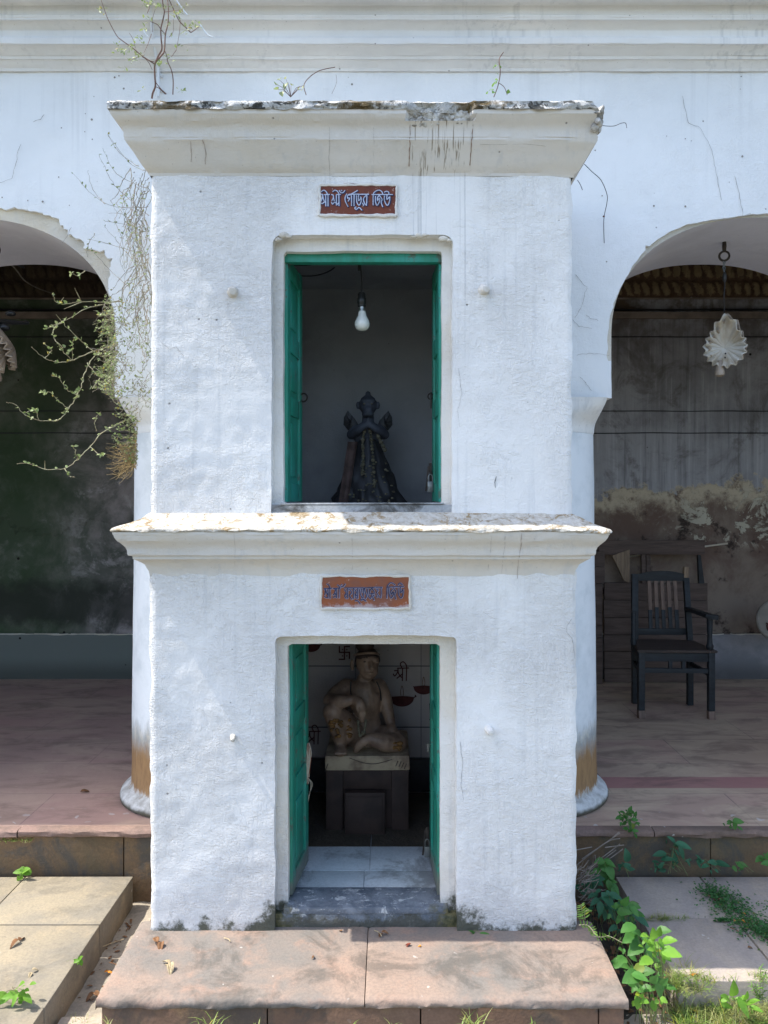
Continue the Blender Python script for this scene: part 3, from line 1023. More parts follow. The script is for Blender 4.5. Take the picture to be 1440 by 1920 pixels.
# sills
b = B()
b.box((-0.442, 2.905, -0.005), (0.264, 3.0, 0.052), 0.006)
b.box((-0.40, 2.895, 0.053), (0.222, 3.045, 0.079), 0.006)
b.v = [(p[0], p[1] + .004 * nz(*p, 14), p[2] + .003 * nz(p[1], p[0], p[2], 11)) for p in b.v]
b.make('door_sill', sill_mat(), shrine)
b = B()
b.box((-0.452, 2.89, 1.548), (0.246, 2.97, 1.598), 0.005)
b.box((-0.41, 2.885, 1.5985), (0.206, 3.03, 1.6045), 0.002)
b.v = [(p[0], p[1] + .004 * nz(*p, 14), p[2] + .002 * nz(p[1], p[0], p[2], 11)) for p in b.v]
b.make('door_sill', 'sill_pale', shrine)


# rooms behind the doors
def room(x0, x1, y0, y1, z0, z1, mats):
    b = B()
    b.vf([(x0, y1, z0), (x1, y1, z0), (x1, y1, z1), (x0, y1, z1)], [(0, 1, 2, 3)])
    b.vf([(x0, y0, z0), (x0, y1, z0), (x0, y1, z1), (x0, y0, z1)], [(0, 1, 2, 3)])
    b.vf([(x1, y1, z0), (x1, y0, z0), (x1, y0, z1), (x1, y1, z1)], [(0, 1, 2, 3)])
    b.vf([(x0, y0, z1), (x0, y1, z1), (x1, y1, z1), (x1, y0, z1)], [(0, 1, 2, 3)])
    return b


room(-0.66, 0.47, 2.93, 4.12, 0.05, 1.30, None).make('inner_room', 'inner', shrine, smooth=False)
room(-0.66, 0.47, 2.93, 4.12, 1.55, 2.74, None).make('inner_room', 'inner_dark', shrine, smooth=False)
b = B()
b.box((-0.66, 2.99, 0.02), (0.47, 4.12, 0.054))
for x0, x1, y0, y1 in ((-0.50, -0.1045, 3.046, 3.218), (-0.1015, 0.33, 3.046, 3.218), (-0.50, -0.0845, 3.221, 3.44), (-0.0815, 0.33, 3.221, 3.44)):
    b.box((x0, y0, 0.04), (x1, y1, 0.060), 0.0015)
b.make('tile_floor', 'marble', shrine)
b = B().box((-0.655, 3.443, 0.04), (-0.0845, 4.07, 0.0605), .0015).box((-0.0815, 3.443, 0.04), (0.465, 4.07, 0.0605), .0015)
b.make('shade_floor_slab', 'soil', shrine)  # back floor coloured dark to stand in for the fading light there
b = B().box((-0.66, 2.99, 1.545), (0.47, 4.12, 1.585))
b.make('upper_floor', 'inner', shrine)
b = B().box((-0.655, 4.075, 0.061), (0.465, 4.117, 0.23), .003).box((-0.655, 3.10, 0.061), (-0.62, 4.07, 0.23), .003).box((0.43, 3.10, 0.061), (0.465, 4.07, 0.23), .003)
b.make('shade_dado', 'black', shrine)  # black strips added to stand in for the shade low in the room
# tile joints on the back wall of the lower room
b = B()
for z in (W(0, 1250, 4.1).z, W(0, 1365, 4.1).z, W(0, 1480, 4.1).z):
    b.box((-0.65, 4.112, z - .0015), (0.46, 4.119, z + .0015))
for x in (-0.52, -0.18, 0.17):
    b.box((x - .001, 4.112, 0.06), (x + .001, 4.1185, 1.3))
b.make('tile_joint', 'cord', shrine)


# cornices
def cornice(prof, x0, x1, y0, yb, warp=None, step=0.0125, close=True):
    """sweep (offset, z) round the front and both sides"""
    nf = int((x1 - x0) / step)
    path = []
    nb = 8
    for i in range(nb):
        path.append(('L', 0, i / nb))
    for i in range(nf + 1):
        path.append(('F', i / nf, 0))
    for i in range(1, nb + 1):
        path.append(('R', 1, i / nb))
    v, f = [], []
    for k, (o, z) in enumerate(prof):
        for kind, t, s in path:
            if kind == 'L':
                p = [x0 - o, yb + (y0 - o - yb) * s, z]
            elif kind == 'F':
                p = [x0 - o + (x1 - x0 + 2 * o) * t, y0 - o, z]
            else:
                p = [x1 + o, y0 - o + (yb - y0 + o) * s, z]
            if warp:
                p = warp(p, k, o, kind, t)
            v.append(p)
    m_ = len(path)
    for k in range(len(prof) - 1):
        for i in range(m_ - 1):
            f.append((k * m_ + i, k * m_ + i + 1, (k + 1) * m_ + i + 1, (k + 1) * m_ + i))
    return B().vf(v, f)


LP = [(0.000, 1.330), (0.003, 1.350), (0.009, 1.362), (0.0152, 1.374), (0.026, 1.384), (0.037, 1.3915), (0.048, 1.398), (0.0490, 1.408), (0.0612, 1.4117), (0.0635, 1.420), (0.0641, 1.430), (0.069, 1.442), (0.0757, 1.451), (0.084, 1.460), (0.0907, 1.467), (0.0985, 1.480), (0.1005, 1.488), (0.103, 1.490), (0.104, 1.500)]


def warp_low(p, k, o, kind, t):
    j = 0.0022 * fbm(p[0], k * 0.35, p[1], 6)
    p[1] += j
    p[2] += j * 0.7
    return p


cornice(LP, SX0, SX1 + 0.004, SY, 4.2, warp_low).make('lower_cornice', 'cornice', shrine, angle=30)
CAP_L = [(0.104, 1.500), (0.108, 1.502), (0.110, 1.508), (0.105, 1.514), (0.085, 1.522), (0.055, 1.534), (0.025, 1.548), (0.004, 1.563), (-0.02, 1.575)]


def warp_capl(p, k, o, kind, t):
    a = 0.5 if k == 0 else 1.0
    j = 0.0065 * a * fbm(p[0], k * 0.5, p[1], 16, )
    p[1] += j
    p[2] += j * 0.8 - (0.006 * max(0, nz(p[0], 3, p[1], 5)) if k in (1, 2, 3) else 0)
    if kind == 'R' or (kind == 'F' and t > 0.93):
        p[2] -= 0.004
    return p


cornice(CAP_L, SX0, SX1 + 0.004, SY, 4.2, warp_capl).make('lower_cornice_cap', 'cap', shrine, angle=60)

UP = [(0.0, 2.830), (0.003, 2.840), (0.0167, 2.853), (0.027, 2.868), (0.037, 2.884), (0.0465, 2.899), (0.057, 2.914), (0.066, 2.926), (0.0715, 2.934), (0.0716, 2.941), (0.0735, 2.943), (0.0735, 2.962), (0.078, 2.975), (0.086, 2.985), (0.0944, 2.991), (0.103, 3.001), (0.110, 3.010), (0.1105, 3.022), (0.112, 3.024)]
BREAK = (0.068, 0.300)


def brk(x):
    return BREAK[0] < x < BREAK[1]


def warp_up(p, k, o, kind, t):
    j = 0.0022 * fbm(p[0] + 3, k * 0.35, p[1], 6)
    p[1] += j
    p[2] += j * 0.7
    if kind in ('R', 'F') and p[0] > 0.62 and k < 12:
        p[2] -= 0.012 * min(1, (p[0] - 0.62) / 0.12) * (1 - k / 12)
    if kind in ('R', 'F') and p[0] > 0.755 and k >= 11:
        p[0] = 0.755 + 0.012 * fbm(p[1], k * 0.6, 2, 12) - 0.004 * (k - 11) * 0.5
    if kind == 'F' and brk(p[0]) and k >= 15:
        p[1] += 0.030 + 0.012 * fbm(p[0], k, 3, 18)
    return p


cornice(UP, SX0, SX1, SY, 4.2, warp_up).make('upper_cornice', 'cornice', shrine, angle=30)
CAP_U = [(0.112, 3.024), (0.117, 3.026), (0.119, 3.035), (0.119, 3.046), (0.114, 3.053), (0.10, 3.058), (0.07, 3.061), (0.0, 3.066), (-0.2, 3.07)]


def warp_capu(p, k, o, kind, t):
    a = 0.5 if k == 0 else 1.0
    n = fbm(p[0], k * 0.5, p[1], 17)
    p[1] += 0.013 * a * n
    p[2] += 0.011 * a * n
    if k in (1, 2, 3):
        p[1] += 0.016 * max(0, nz(p[0], 7, k * .3, 7))
    if kind == 'F' and brk(p[0]):
        p[1] += max(0, 0.034 - 0.006 * k) + 0.012 * abs(fbm(p[0], k, 9, 25))
        if k < 2:
            p[2] -= 0.0
    if kind in ('R', 'F') and p[0] > 0.735:
        p[0] = 0.735 + 0.018 * fbm(p[1], k * 0.6, 2, 14) + 0.012 * math.sin(k)
        p[2] -= 0.012
    return p


cornice(CAP_U, SX0, SX1, SY, 4.2, warp_capu).make('upper_cornice_cap', 'lichen', shrine, angle=60)
B().box((SX0 + 0.05, SY + 0.08, 3.0), (SX1 - 0.05, 4.2, 3.066)).make('roof', 'lichen', shrine)
# broken bed of the cornice: rough lumps
b = B()
for i in range(60):
    x = random.uniform(BREAK[0] + 0.012, BREAK[1] - 0.012)
    z = random.uniform(2.985, 3.03)
    b.ball((x, 2.80 + (3.03 - z) * 0.15, z), (random.uniform(.010, .022), .014, random.uniform(.008, .016)), (random.random(), random.random(), random.random()), 8, 6)
for i in range(26):
    z = random.uniform(2.965, 3.04)
    b.ball((0.75 + random.uniform(-.012, .020), 2.80 + random.uniform(-0.02, 0.05), z), (random.uniform(.010, .018), .016, random.uniform(.010, .018)), (random.random(), random.random(), random.random()), 8, 6)
b.v = [(p[0] + .006 * nz(*p, 55), p[1] + .006 * nz(p[1], p[2], p[0], 55), p[2] + .006 * nz(p[2], p[0], p[1], 55)) for p in b.v]
b.make('broken_edge', 'broken', shrine)

# hairline cracks and run marks on the shrine front
def front_y(z):
    if 1.33 < z < 1.50:
        return SY - float(np.interp(z, [q[1] for q in LP], [q[0] for q in LP]))
    if 2.83 < z < 3.03:
        return SY - float(np.interp(z, [q[1] for q in UP], [q[0] for q in UP]))
    return SY


def on_front(px, py):
    d = SY
    for _ in range(6):
        d = front_y(CAM_Z + (PY - py) * d / F)
    return W(px, py, d - .0006)


for pts, r, mm in (([(618, 196), (618, 225), (618, 262), (617, 300), (619, 342)], .0007, 'crack'), ([(769, 212), (769, 245), (768, 280), (767, 312)], .0016, 'dryleaf'), ([(888, 212), (886, 245), (884, 270), (881, 310)], .0018, 'dryleaf'),
                   ([(357, 265), (359, 290), (358, 303)], .0012, 'dryleaf'), ([(380, 262), (386, 285), (385, 308)], .0014, 'dryleaf'), ([(930, 893), (928, 905), (929, 914)], .0022, 'cord'), ([(985, 270), (1005, 272), (1030, 275)], .0009, 'crack'), ([(900, 271), (940, 271), (985, 270)], .0006, 'crack'),
                   ([(1072, 1160), (1064, 1172), (1062, 1185), (1072, 1196), (1076, 1215), (1078, 1235)], .0009, 'crack'), ([(905, 1147), (917, 1155), (928, 1160)], .0006, 'crack'), ([(920, 1172), (935, 1170), (945, 1166)], .0006, 'crack'), ([(978, 1000), (976, 1030), (971, 1060), (970, 1085)], .0011, 'dryleaf'), ([(948, 1005), (944, 1040), (941, 1075)], .0008, 'crack'), ([(922, 1005), (918, 1050), (915, 1070)], .0006, 'crack'),
                   ([(660, 1008), (661, 1040), (660, 1068)], .0006, 'crack'), ([(300, 640), (318, 655), (330, 650), (345, 668)], .0006, 'crack'), ([(862, 1390), (868, 1430), (864, 1470), (870, 1500)], .0012, 'crack'), ([(860, 690), (866, 740), (858, 770), (862, 800)], .0007, 'crack'), ([(438, 995), (441, 1030), (440, 1060)], .0005, 'crack'), ([(700, 330), (701, 262), (700, 215)], .0005, 'crack')):
    P_ = []
    for a, c in zip(pts[:-1], pts[1:]):
        for i in range(6):
            px_, py_ = a[0] + (c[0] - a[0]) * i / 6, a[1] + (c[1] - a[1]) * i / 6
            P_.append(on_front(px_ + 1.5 * nz(px_ * .1, py_ * .09, 3), py_))
    P_.append(on_front(*pts[-1]))
    B().tube(P_, [r * (.35 + 1.1 * abs(nz(i * .37, pts[0][0], 2))) for i in range(len(P_))], 4).make('crack' if mm != 'dryleaf' else 'run_stain', mm, shrine)

# pegs in the walls
for px, py, r, kind in ((437, 548, .021, 1), (908, 543, .020, 1), (437, 1381, .010, 0), (917, 1368, .017, 1)):
    p = W(px, py, SY)
    b = B()
    b.lathe([(0.001, 0.034), (r * .62, 0.032), (r * .8, 0.022), (r * .85, 0.008), (r * 1.15, -0.004)], p, 14, axis=(0.15, -1, -0.12), cap=False)
    b.v = [(q[0] + .003 * nz(*q, 60), q[1], q[2] + .003 * nz(q[2], q[0], q[1], 60)) for q in b.v]
    b.make('peg', 'frame' if kind else 'core', shrine)


# door leaves
def door_leaf(hx, hy, z0, z1, L, ang, side, name='door_leaf'):
    """side +1: hinged on the left, opening inwards"""
    T = 0.028
    b = B()
    H = z1 - z0
    sw = 0.055
    b.box((0, 0, 0), (sw, T, H), .003)
    b.box((L - sw, 0, 0), (L, T, H), .003)
    rails = [0, H * 0.36, H * 0.62, H - 0.075]
    for r_ in rails:
        b.box((sw - .001, .001, r_), (L - sw + .001, T - .001, r_ + 0.072), .003)
    for a, c in zip(rails[:-1], rails[1:]):
        b.box((sw, .009, a + 0.07), (L - sw, T - .009, c + .002))
        b.box((sw + .03, .004, a + 0.10), (L - sw - .03, T - .004, c - .03), .005)
    # rotate so that +x runs into the room
    t = R(90) - ang if side > 0 else R(90) + ang
    c_, s_ = math.cos(t), math.sin(t)
    out = []
    for x, y, z in b.v:
        y2 = -y if side > 0 else y
        out.append((hx + x * c_ - (y2) * s_, hy + x * s_ + y2 * c_, z0 + z))
    b.v = out
    if side > 0:
        b.f = [tuple(reversed(q)) for q in b.f]
    o = b.make(name, 'door', shrine)
    end = (hx + L * c_, hy + L * s_)
    return o, end


ll, lle = door_leaf(-0.402, 2.972, 0.086, 1.09, 0.285, R(6.5), 1)
lr, lre = door_leaf(0.213, 2.972, 0.086, 1.09, 0.275, R(3.0), -1)
ul, ule = door_leaf(-0.421, 2.972, 1.607, 2.56, 0.285, R(5.0), 1)
ur, ure = door_leaf(0.219, 2.972, 1.607, 2.56, 0.275, R(2.2), -1)
B().box((-0.405, 2.955, 2.530), (0.201, 2.995, 2.566), .003).make('door_head', 'door', shrine)


def ring(c, r, t, n=16, normal=(0, 1, 0), arc=2 * math.pi):
    q = Vector((0, 0, 1)).rotation_difference(Vector(normal))
    pts = [Vector(c) + q @ Vector((r * math.cos(arc * i / n), r * math.sin(arc * i / n), 0)) for i in range(n + 1)]
    return B().tube(pts, t, 6)


ring((ule[0] + .036, ule[1] - .03, W(0, 747, ule[1]).z), .017, .0035, normal=(0.4, 1, 0)).make('handle', 'iron', ul)
b = ring((ure[0] - .036, ure[1] - .03, W(0, 745, ure[1]).z), .012, .003, normal=(0.6, 1, 0))
b.tube([(ure[0] - .034, ure[1] - .04, W(0, 738, ure[1]).z), (ure[0] - .034, ure[1] - .04, W(0, 768, ure[1]).z)], .004)
b.make('latch', 'iron', ur)
b = B()
b.tube([(lre[0] - .036, lre[1] - .03, W(0, 1390, lre[1]).z), (lre[0] - .036, lre[1] - .03, W(0, 1405, lre[1]).z)], .004)
b.tube([(lre[0] - .046, lre[1] - .03, W(0, 1391, lre[1]).z), (lre[0] - .026, lre[1] - .03, W(0, 1391, lre[1]).z)], .003)
b.make('latch', 'steel', lr)


# hasp with padlock hanging at the foot of the right leaves
def padlock(name, p, h, label):
    t = thing(name, p, label, 'padlock', 'padlocks hanging from the right door leaves')
    p = Vector(p)
    b = B()
    b.beam(p + Vector((-.004, 0, 0)), p + Vector((.0, 0, -h * .62)), .012, .004)
    b.beam(p + Vector((-.010, .004, -h * .1)), p + Vector((-.022, .0, -h * .95)), .008, .003)
    b.make('hasp', 'iron', t)
    sh = [p + Vector((-.012, -.006, -h * .62)), p + Vector((-.012, -.006, -h * .45)), p + Vector((-.004, -.006, -h * .38)), p + Vector((.004, -.006, -h * .45)), p + Vector((.004, -.006, -h * .62))]
    B().tube(sm(sh, 3), .0022).make('shackle', 'steel', t)
    B().box(p + Vector((-.016, -.012, -h * .98)), p + Vector((.008, .0, -h * .62)), .003).make('lock_body', 'steel', t)
    return t


padlock('padlock', (ure[0] - .034, ure[1] - .05, W(0, 868, 3.2).z), 0.125, 'dark iron hasp and padlock at foot of right leaf of upper green door')
padlock('padlock', (lre[0] - .036, lre[1] - .02, W(0, 1556, 3.2).z), 0.125, 'iron hasp and padlock at foot of right leaf of lower green door')

# prayer threads on the lower left leaf
th = thing('thread_bundle', (lle[0] + .034, lle[1] - .02, W(0, 1388, 3.25).z), 'bundle of red and cream threads tied to left leaf of lower green door', 'threads')
bR, bW = B(), B()
top = Vector((lle[0] + 0.030, lle[1] - 0.03, W(0, 1390, lle[1]).z))
for i in range(22):
    L = random.uniform(.11, .17)
    sx = random.uniform(-.011, .014)
    pts = [top + Vector((sx * .3, -.004, .004 * random.random())), top + Vector((sx, -.010, -L * .25)), top + Vector((sx * .9 - .004, -.009, -L * .6)), top + Vector((sx * .3 - .004 + random.uniform(-.005, .005), -.006, -L))]
    (bR if i % 3 == 0 else bW).tube(sm(pts, 4), .0016, 5)
for i in range(3):
    pts = [top + Vector((-.002, -.008, -.14)), top + Vector((.010 + .004 * i, -.008, -.165)), top + Vector((.008, -.008, -.20)), top + Vector((.000, -.007, -.22 - .01 * i))]
    bW.tube(sm(pts, 4), .0009, 4)
bR.make('red_thread', 'thread_red', th)
bW.make('cream_thread', 'thread_white', th)


# ------------------------------------------------------------------ painted name signs
def strokes(data, s_, ox, oy):
    return [[(ox + x / s_, oy + y / s_) for x, y in st_] for st_ in data]


A1 = [[(175, 470), (230, 470), (240, 560), (190, 690)], [(240, 470), (250, 560), (290, 690)], [(160, 740), (220, 780), (290, 730), (330, 720)], [(340, 470), (345, 860)], [(190, 380), (270, 330), (350, 370), (400, 460)], [(420, 470), (420, 860)], [(290, 480), (470, 470)],
      [(540, 480), (590, 490), (600, 580), (550, 680)], [(600, 570), (630, 690)], [(540, 730), (570, 800), (650, 730), (700, 780)], [(700, 500), (705, 830)], [(705, 830), (790, 750)], [(785, 470), (790, 850)], [(580, 380), (650, 330), (730, 360), (790, 460)], [(700, 480), (840, 470)], [(800, 340), (850, 410), (930, 410), (985, 340)], [(865, 335), (885, 345)],
      [(1050, 460), (1000, 560), (1000, 690), (1090, 880)], [(1080, 600), (1075, 520), (1130, 470), (1200, 500), (1210, 640), (1210, 850)], [(1080, 600), (1150, 600), (1100, 700)], [(1120, 500), (1280, 420), (1410, 340)], [(1300, 470), (1295, 860)], [(1130, 470), (1440, 465)]]
A2 = [[(0, 470), (420, 470)], [(80, 480), (80, 690), (160, 590)], [(10, 520), (20, 720), (90, 840), (160, 740), (170, 610), (150, 560)], [(0, 900), (-50, 930), (0, 980), (80, 920), (120, 930), (190, 1000)], [(360, 480), (340, 850), (240, 640), (340, 500)], [(220, 770), (250, 850)],
      [(570, 830), (575, 480), (640, 380), (760, 330), (860, 380), (890, 460)], [(530, 480), (1220, 480)], [(650, 540), (650, 720), (700, 850), (790, 700), (780, 600), (720, 690), (715, 600), (760, 520)], [(780, 510), (870, 640), (840, 740), (890, 890)],
      [(950, 400), (1020, 370), (1090, 400), (1100, 480)], [(1040, 490), (1030, 650), (1110, 570)], [(950, 530), (950, 680), (1040, 850), (1120, 720), (1130, 560)]]
B1 = [[(190, 450), (230, 520), (210, 640)], [(230, 450), (260, 560), (300, 640)], [(200, 690), (260, 720), (310, 690)], [(310, 450), (310, 730)], [(365, 440), (370, 740)], [(270, 310), (330, 340), (360, 430)], [(190, 450), (430, 440)],
      [(470, 450), (530, 480), (500, 590)], [(460, 640), (530, 600), (550, 650)], [(460, 710), (540, 690), (560, 720)], [(560, 460), (565, 720)], [(640, 450), (640, 720)], [(590, 340), (640, 380), (660, 440)], [(680, 370), (750, 390), (820, 310)], [(706, 330), (718, 336)], [(470, 450), (680, 430)],
      [(810, 430), (1440, 425)], [(800, 480), (850, 560), (810, 680), (850, 740)], [(810, 640), (890, 600)], [(890, 440), (890, 740)], [(930, 480), (990, 500), (1010, 590), (950, 650), (1020, 770)], [(1070, 440), (1070, 750)], [(1110, 480), (1160, 560), (1120, 680), (1170, 740)], [(1120, 620), (1200, 680)], [(1200, 440), (1195, 740)],
      [(1120, 810), (1190, 810), (1270, 900)], [(1260, 480), (1280, 620), (1350, 740), (1370, 620), (1380, 440)], [(1310, 460), (1330, 560)], [(1300, 750), (1290, 800), (1360, 770), (1430, 820)]]
B2 = [[(30, 440), (50, 560), (90, 660), (60, 740)], [(0, 760), (60, 820)], [(120, 470), (130, 640), (200, 750), (250, 620), (180, 600), (190, 500), (260, 430)], [(250, 450), (310, 530), (310, 600), (240, 590)], [(320, 640), (270, 690), (310, 790)], [(0, 430), (330, 410)], [(360, 410), (550, 410)], [(370, 460), (440, 490), (390, 570), (510, 720), (520, 420)], [(380, 670), (400, 710)],
      [(690, 730), (700, 420), (740, 320), (820, 270), (930, 330)], [(690, 405), (930, 395)], [(750, 430), (760, 600), (820, 730), (890, 620), (880, 540), (830, 620), (810, 540), (860, 470)], [(890, 430), (960, 520), (930, 620), (960, 760)],
      [(1030, 330), (1090, 280), (1160, 340)], [(940, 390), (1190, 390)], [(1100, 400), (1100, 570), (1170, 480)], [(1030, 450), (1040, 620), (1110, 730), (1170, 640), (1180, 470)]]


def letters(st_, y, w, dx=0.0, dz=0.0):
    b = B()
    for i, s_ in enumerate(st_):
        pts = sm([(p[0], p[1], 0) for p in s_], 3) if len(s_) > 2 else s_
        b.ribbon([(p[0], p[1]) for p in pts], w, y - 0.00006 * i, lambda p: (p[0] - PX) * 2.88 / F + dx, lambda p: CAM_Z + (PY - p[1]) * 2.88 / F + dz)
    return b


def sign(box, st_, mat, name, label, fg, bgm, wf, wb, off):
    x0, x1, y0, y1 = box
    a, c = W(x0, y1, 2.88), W(x1, y0, 2.88)
    t = thing(name, ((a.x + c.x) / 2, 2.876, a.z), label, 'sign', 'painted signs over the doors')
    n, k_ = 30, 12
    b = B()
    v = []
    for j in range(k_ + 1):
        for i in range(n + 1):
            u, w_ = i / n, j / k_
            e = 0.004 * fbm(u * 3 + a.x, w_ * 2, 3, 3) if i in (0, n) or j in (0, k_) else 0
            bow = 0.006 * math.sin(math.pi * u) * (1 if j == k_ else 0) if fg == 'letter_light' else 0
            v.append((a.x + (c.x - a.x) * u + e, 2.8735, a.z + (c.z - a.z) * w_ + e + bow))
    b.vf(v, [(j * (n + 1) + i, j * (n + 1) + i + 1, (j + 1) * (n + 1) + i + 1, (j + 1) * (n + 1) + i) for j in range(k_) for i in range(n)])
    bd = [i for i in range(n + 1)] + [(j + 1) * (n + 1) - 1 for j in range(1, k_ + 1)] + [k_ * (n + 1) + i for i in range(n - 1, -1, -1)] + [j * (n + 1) for j in range(k_ - 1, 0, -1)]
    for p, q in zip(bd, bd[1:] + bd[:1]):
        P_, Q_ = v[p], v[q]
        b.vf([Q_, P_, (P_[0], 2.89, P_[2]), (Q_[0], 2.89, Q_[2])], [(0, 1, 2, 3)])
    b.make('panel', mat, t, smooth=False)
    # plaster lip round the panel
    b = B()
    for p, q in (((a.x, a.z), (c.x, a.z)), ((c.x, a.z), (c.x, c.z)), ((c.x, c.z), (a.x, c.z)), ((a.x, c.z), (a.x, a.z))):
        pts, rr = [], []
        for i in range(25):
            u = i / 24
            x, z = p[0] + (q[0] - p[0]) * u, p[1] + (q[1] - p[1]) * u
            pts.append((x + .004 * fbm(x, z, 1, 25), 2.8745, z + .004 * fbm(z, x, 4, 25)))
            rr.append(.0052 + .003 * fbm(x, z, 7, 20))
        b.tube(pts, rr, 6)
    b.make('plaster_rim', 'frame', t)
    letters(st_, 2.8728, wb, off[0], off[1]).make('letter_shadow', bgm, t, smooth=False)
    letters(st_, 2.8718, wf).make('lettering', fg, t, smooth=False)
    return t


sign((599, 743, 348, 405), strokes(A1, 18, 592, 340) + strokes(A2, 18, 668, 340), 'sign_a', 'painted_sign',
     'maroon painted sign with pale blue Bengali lettering above the upper door', 'letter_light', 'letter_dark', 0.0036, 0.0048, (0.0035, -0.002))
sign((602, 768, 1080, 1141), strokes(B1, 16, 596, 1075) + strokes(B2, 16, 682, 1075), 'sign_b', 'painted_sign',
     'rust brown painted sign with navy Bengali lettering above the lower door', 'letter_dark', 'letter_mid', 0.0034, 0.0060, (0.0008, -0.0008))

# ------------------------------------------------------------------ the arcade behind
AY, AB = 3.72, 4.50
SP, CR, HA = 2.40, 2.986, 0.75
CROWNS = [-4.24, -2.085, 1.83, 3.99]
arcade = thing('temple_arcade', (0, AY, 0.1), 'long white arcaded verandah front with round columns and moulded cornice', 'arcade')


def arch_f(grow=0.0):
    def f(x, z):
        out = np.full_like(x, 9.0)
        for c in CROWNS:
            a, h = HA + grow, CR - SP + grow
            u = np.abs(x - c) / a
            v = np.maximum(z - SP, 0) / h
            d = ((u ** 2.25 + v ** 2.25 + 1e-12) ** (1 / 2.25) - 1) * a
            out = np.minimum(out, d)
        # the doorway bay behind the shrine
        q = np.maximum(np.abs(x + 0.095) - 0.62, z - 2.80)
        return np.minimum(out, q)
    return f


core_f = arch_f()


def chip_f(x, z):
    """outer plaster: broken away round the left arch, a thin bevel round the others"""
    d = core_f(x, z)
    band = 0.016 + 0.010 * np.sin(x * 9 + z * 5)
    n = np.array([fbm(float(p), 1.0, float(q), 7.5) for p, q in zip(x, z)])
    n2 = np.array([fbm(float(p), 5.0, float(q), 22) for p, q in zip(x, z)])
    t = np.clip((z - 2.62) / 0.16, 0, 1)
    left = (x > -2.9) & (x < -1.2)
    band = np.where(left, 0.010 + t * (0.062 + 0.045 * n + 0.018 * n2), band + 0.006 * n2)
    band = np.where(z < 2.3, 0.004, band)
    return d - band


w, rv = panel(-3.0, 3.0, 2.105, 3.70, 0.02, AY + 0.018, core_f, AB - AY - 0.018, 0.002, 6, 0.0, 0.0, 3.0)
weld(w).make('wall_core', 'core', arcade, angle=60)
rv.make('arch_soffit', 'soffit', arcade, angle=60)
w, rv = panel(-3.0, 3.0, 2.105, 3.70, 0.02, AY, chip_f, 0.019, 0.0028, 4, 0.02, 0.004, 5.0)
w.vf(rv.v, rv.f)
weld(w).make('wall_plaster', 'arcade', arcade, angle=60)
w, rv = panel(-5.2, -3.0, 2.105, 3.70, 0.05, AY, core_f, AB - AY, 0.0, 6)
w.vf(rv.v, rv.f)
w2, rv = panel(3.0, 5.2, 2.105, 3.70, 0.05, AY, core_f, AB - AY, 0.0, 6)
w.vf(w2.v, w2.f).vf(rv.v, rv.f)
weld(w).make('wall_plaster', 'arcade', arcade, angle=60)
w, rv = panel(-5.2, 5.2, 2.105, 3.80, 0.05, AB, core_f, 0, 0.0, 6)
w.make('wall_back', 'soffit', arcade)
# flat undersides of the piers
b = B()
edges = [-5.2] + [e for c in CROWNS for e in (c - HA, c + HA)] + [5.2]
edges = edges[:4] + [edges[4], -0.72, 0.53, edges[5]] + edges[6:]
for a, c in zip(edges[::2], edges[1::2]):
    b.vf([(a, AY, 2.105), (c, AY, 2.105), (c, AB, 2.105), (a, AB, 2.105)], [(0, 1, 2, 3)])
b.make('pier_underside', 'mould', arcade, smooth=False)

# entablature
EP = [(135, 0), (133, .012), (130.5, .014), (128, .016), (122, .028), (116, .038), (112, .044), (110.5, .052), (107, .055), (105, .056), (103, .062), (96, .075), (90, .088), (86, .098), (84, .102), (82, .112), (80, .114), (71, .114), (69.5, .106), (68, .100), (57, .100), (55, .104), (50, .114), (44, .126), (38, .140), (36.5, .147), (34, .148), (32, .150), (28, .152), (26.5, .147), (25, .145), (11, .145), (9, .152), (5, .168), (0, .19), (-8, .22), (-12, .24), (-45, .25), (-47, 0.0)]
prof = [(AY - p, CAM_Z + (PY - py) * (AY - p) / F) for py, p in EP]
xs = np.arange(-5.2, 5.21, 0.025)
v, f = [], []
for i, x in enumerate(xs):
    for k, (y, z) in enumerate(prof):
        j = 0.0022 * fbm(x, k * 0.3, 2, 5)
        chip = 0.0
        if 15 <= k <= 18:
            chip = 0.02 * max(0.0, nz(x, 3, 1, 4.5) - 0.42) + 0.006 * max(0.0, nz(x, 5, 1, 22) - 0.3)
        v.append((x, y + j + chip, z + j + chip * 0.5))
m_ = len(prof)
for i in range(len(xs) - 1):
    for k in range(m_ - 1):
        f.append((i * m_ + k, (i + 1) * m_ + k, (i + 1) * m_ + k + 1, i * m_ + k + 1))
B().vf(v, f).make('entablature', 'mould', arcade, angle=28)
B().box((-5.2, AY - 0.05, 4.14), (5.2, 4.2, 4.75)).make('parapet', 'mould', arcade)
B().box((-5.2, AY + 0.03, 4.05), (5.2, 6.7, 4.14)).make('roof', 'ceil', arcade)
B().box((-5.2, AB + 0.01, 3.76), (5.2, 6.6, 3.80)).make('ceiling', 'ceil', arcade)


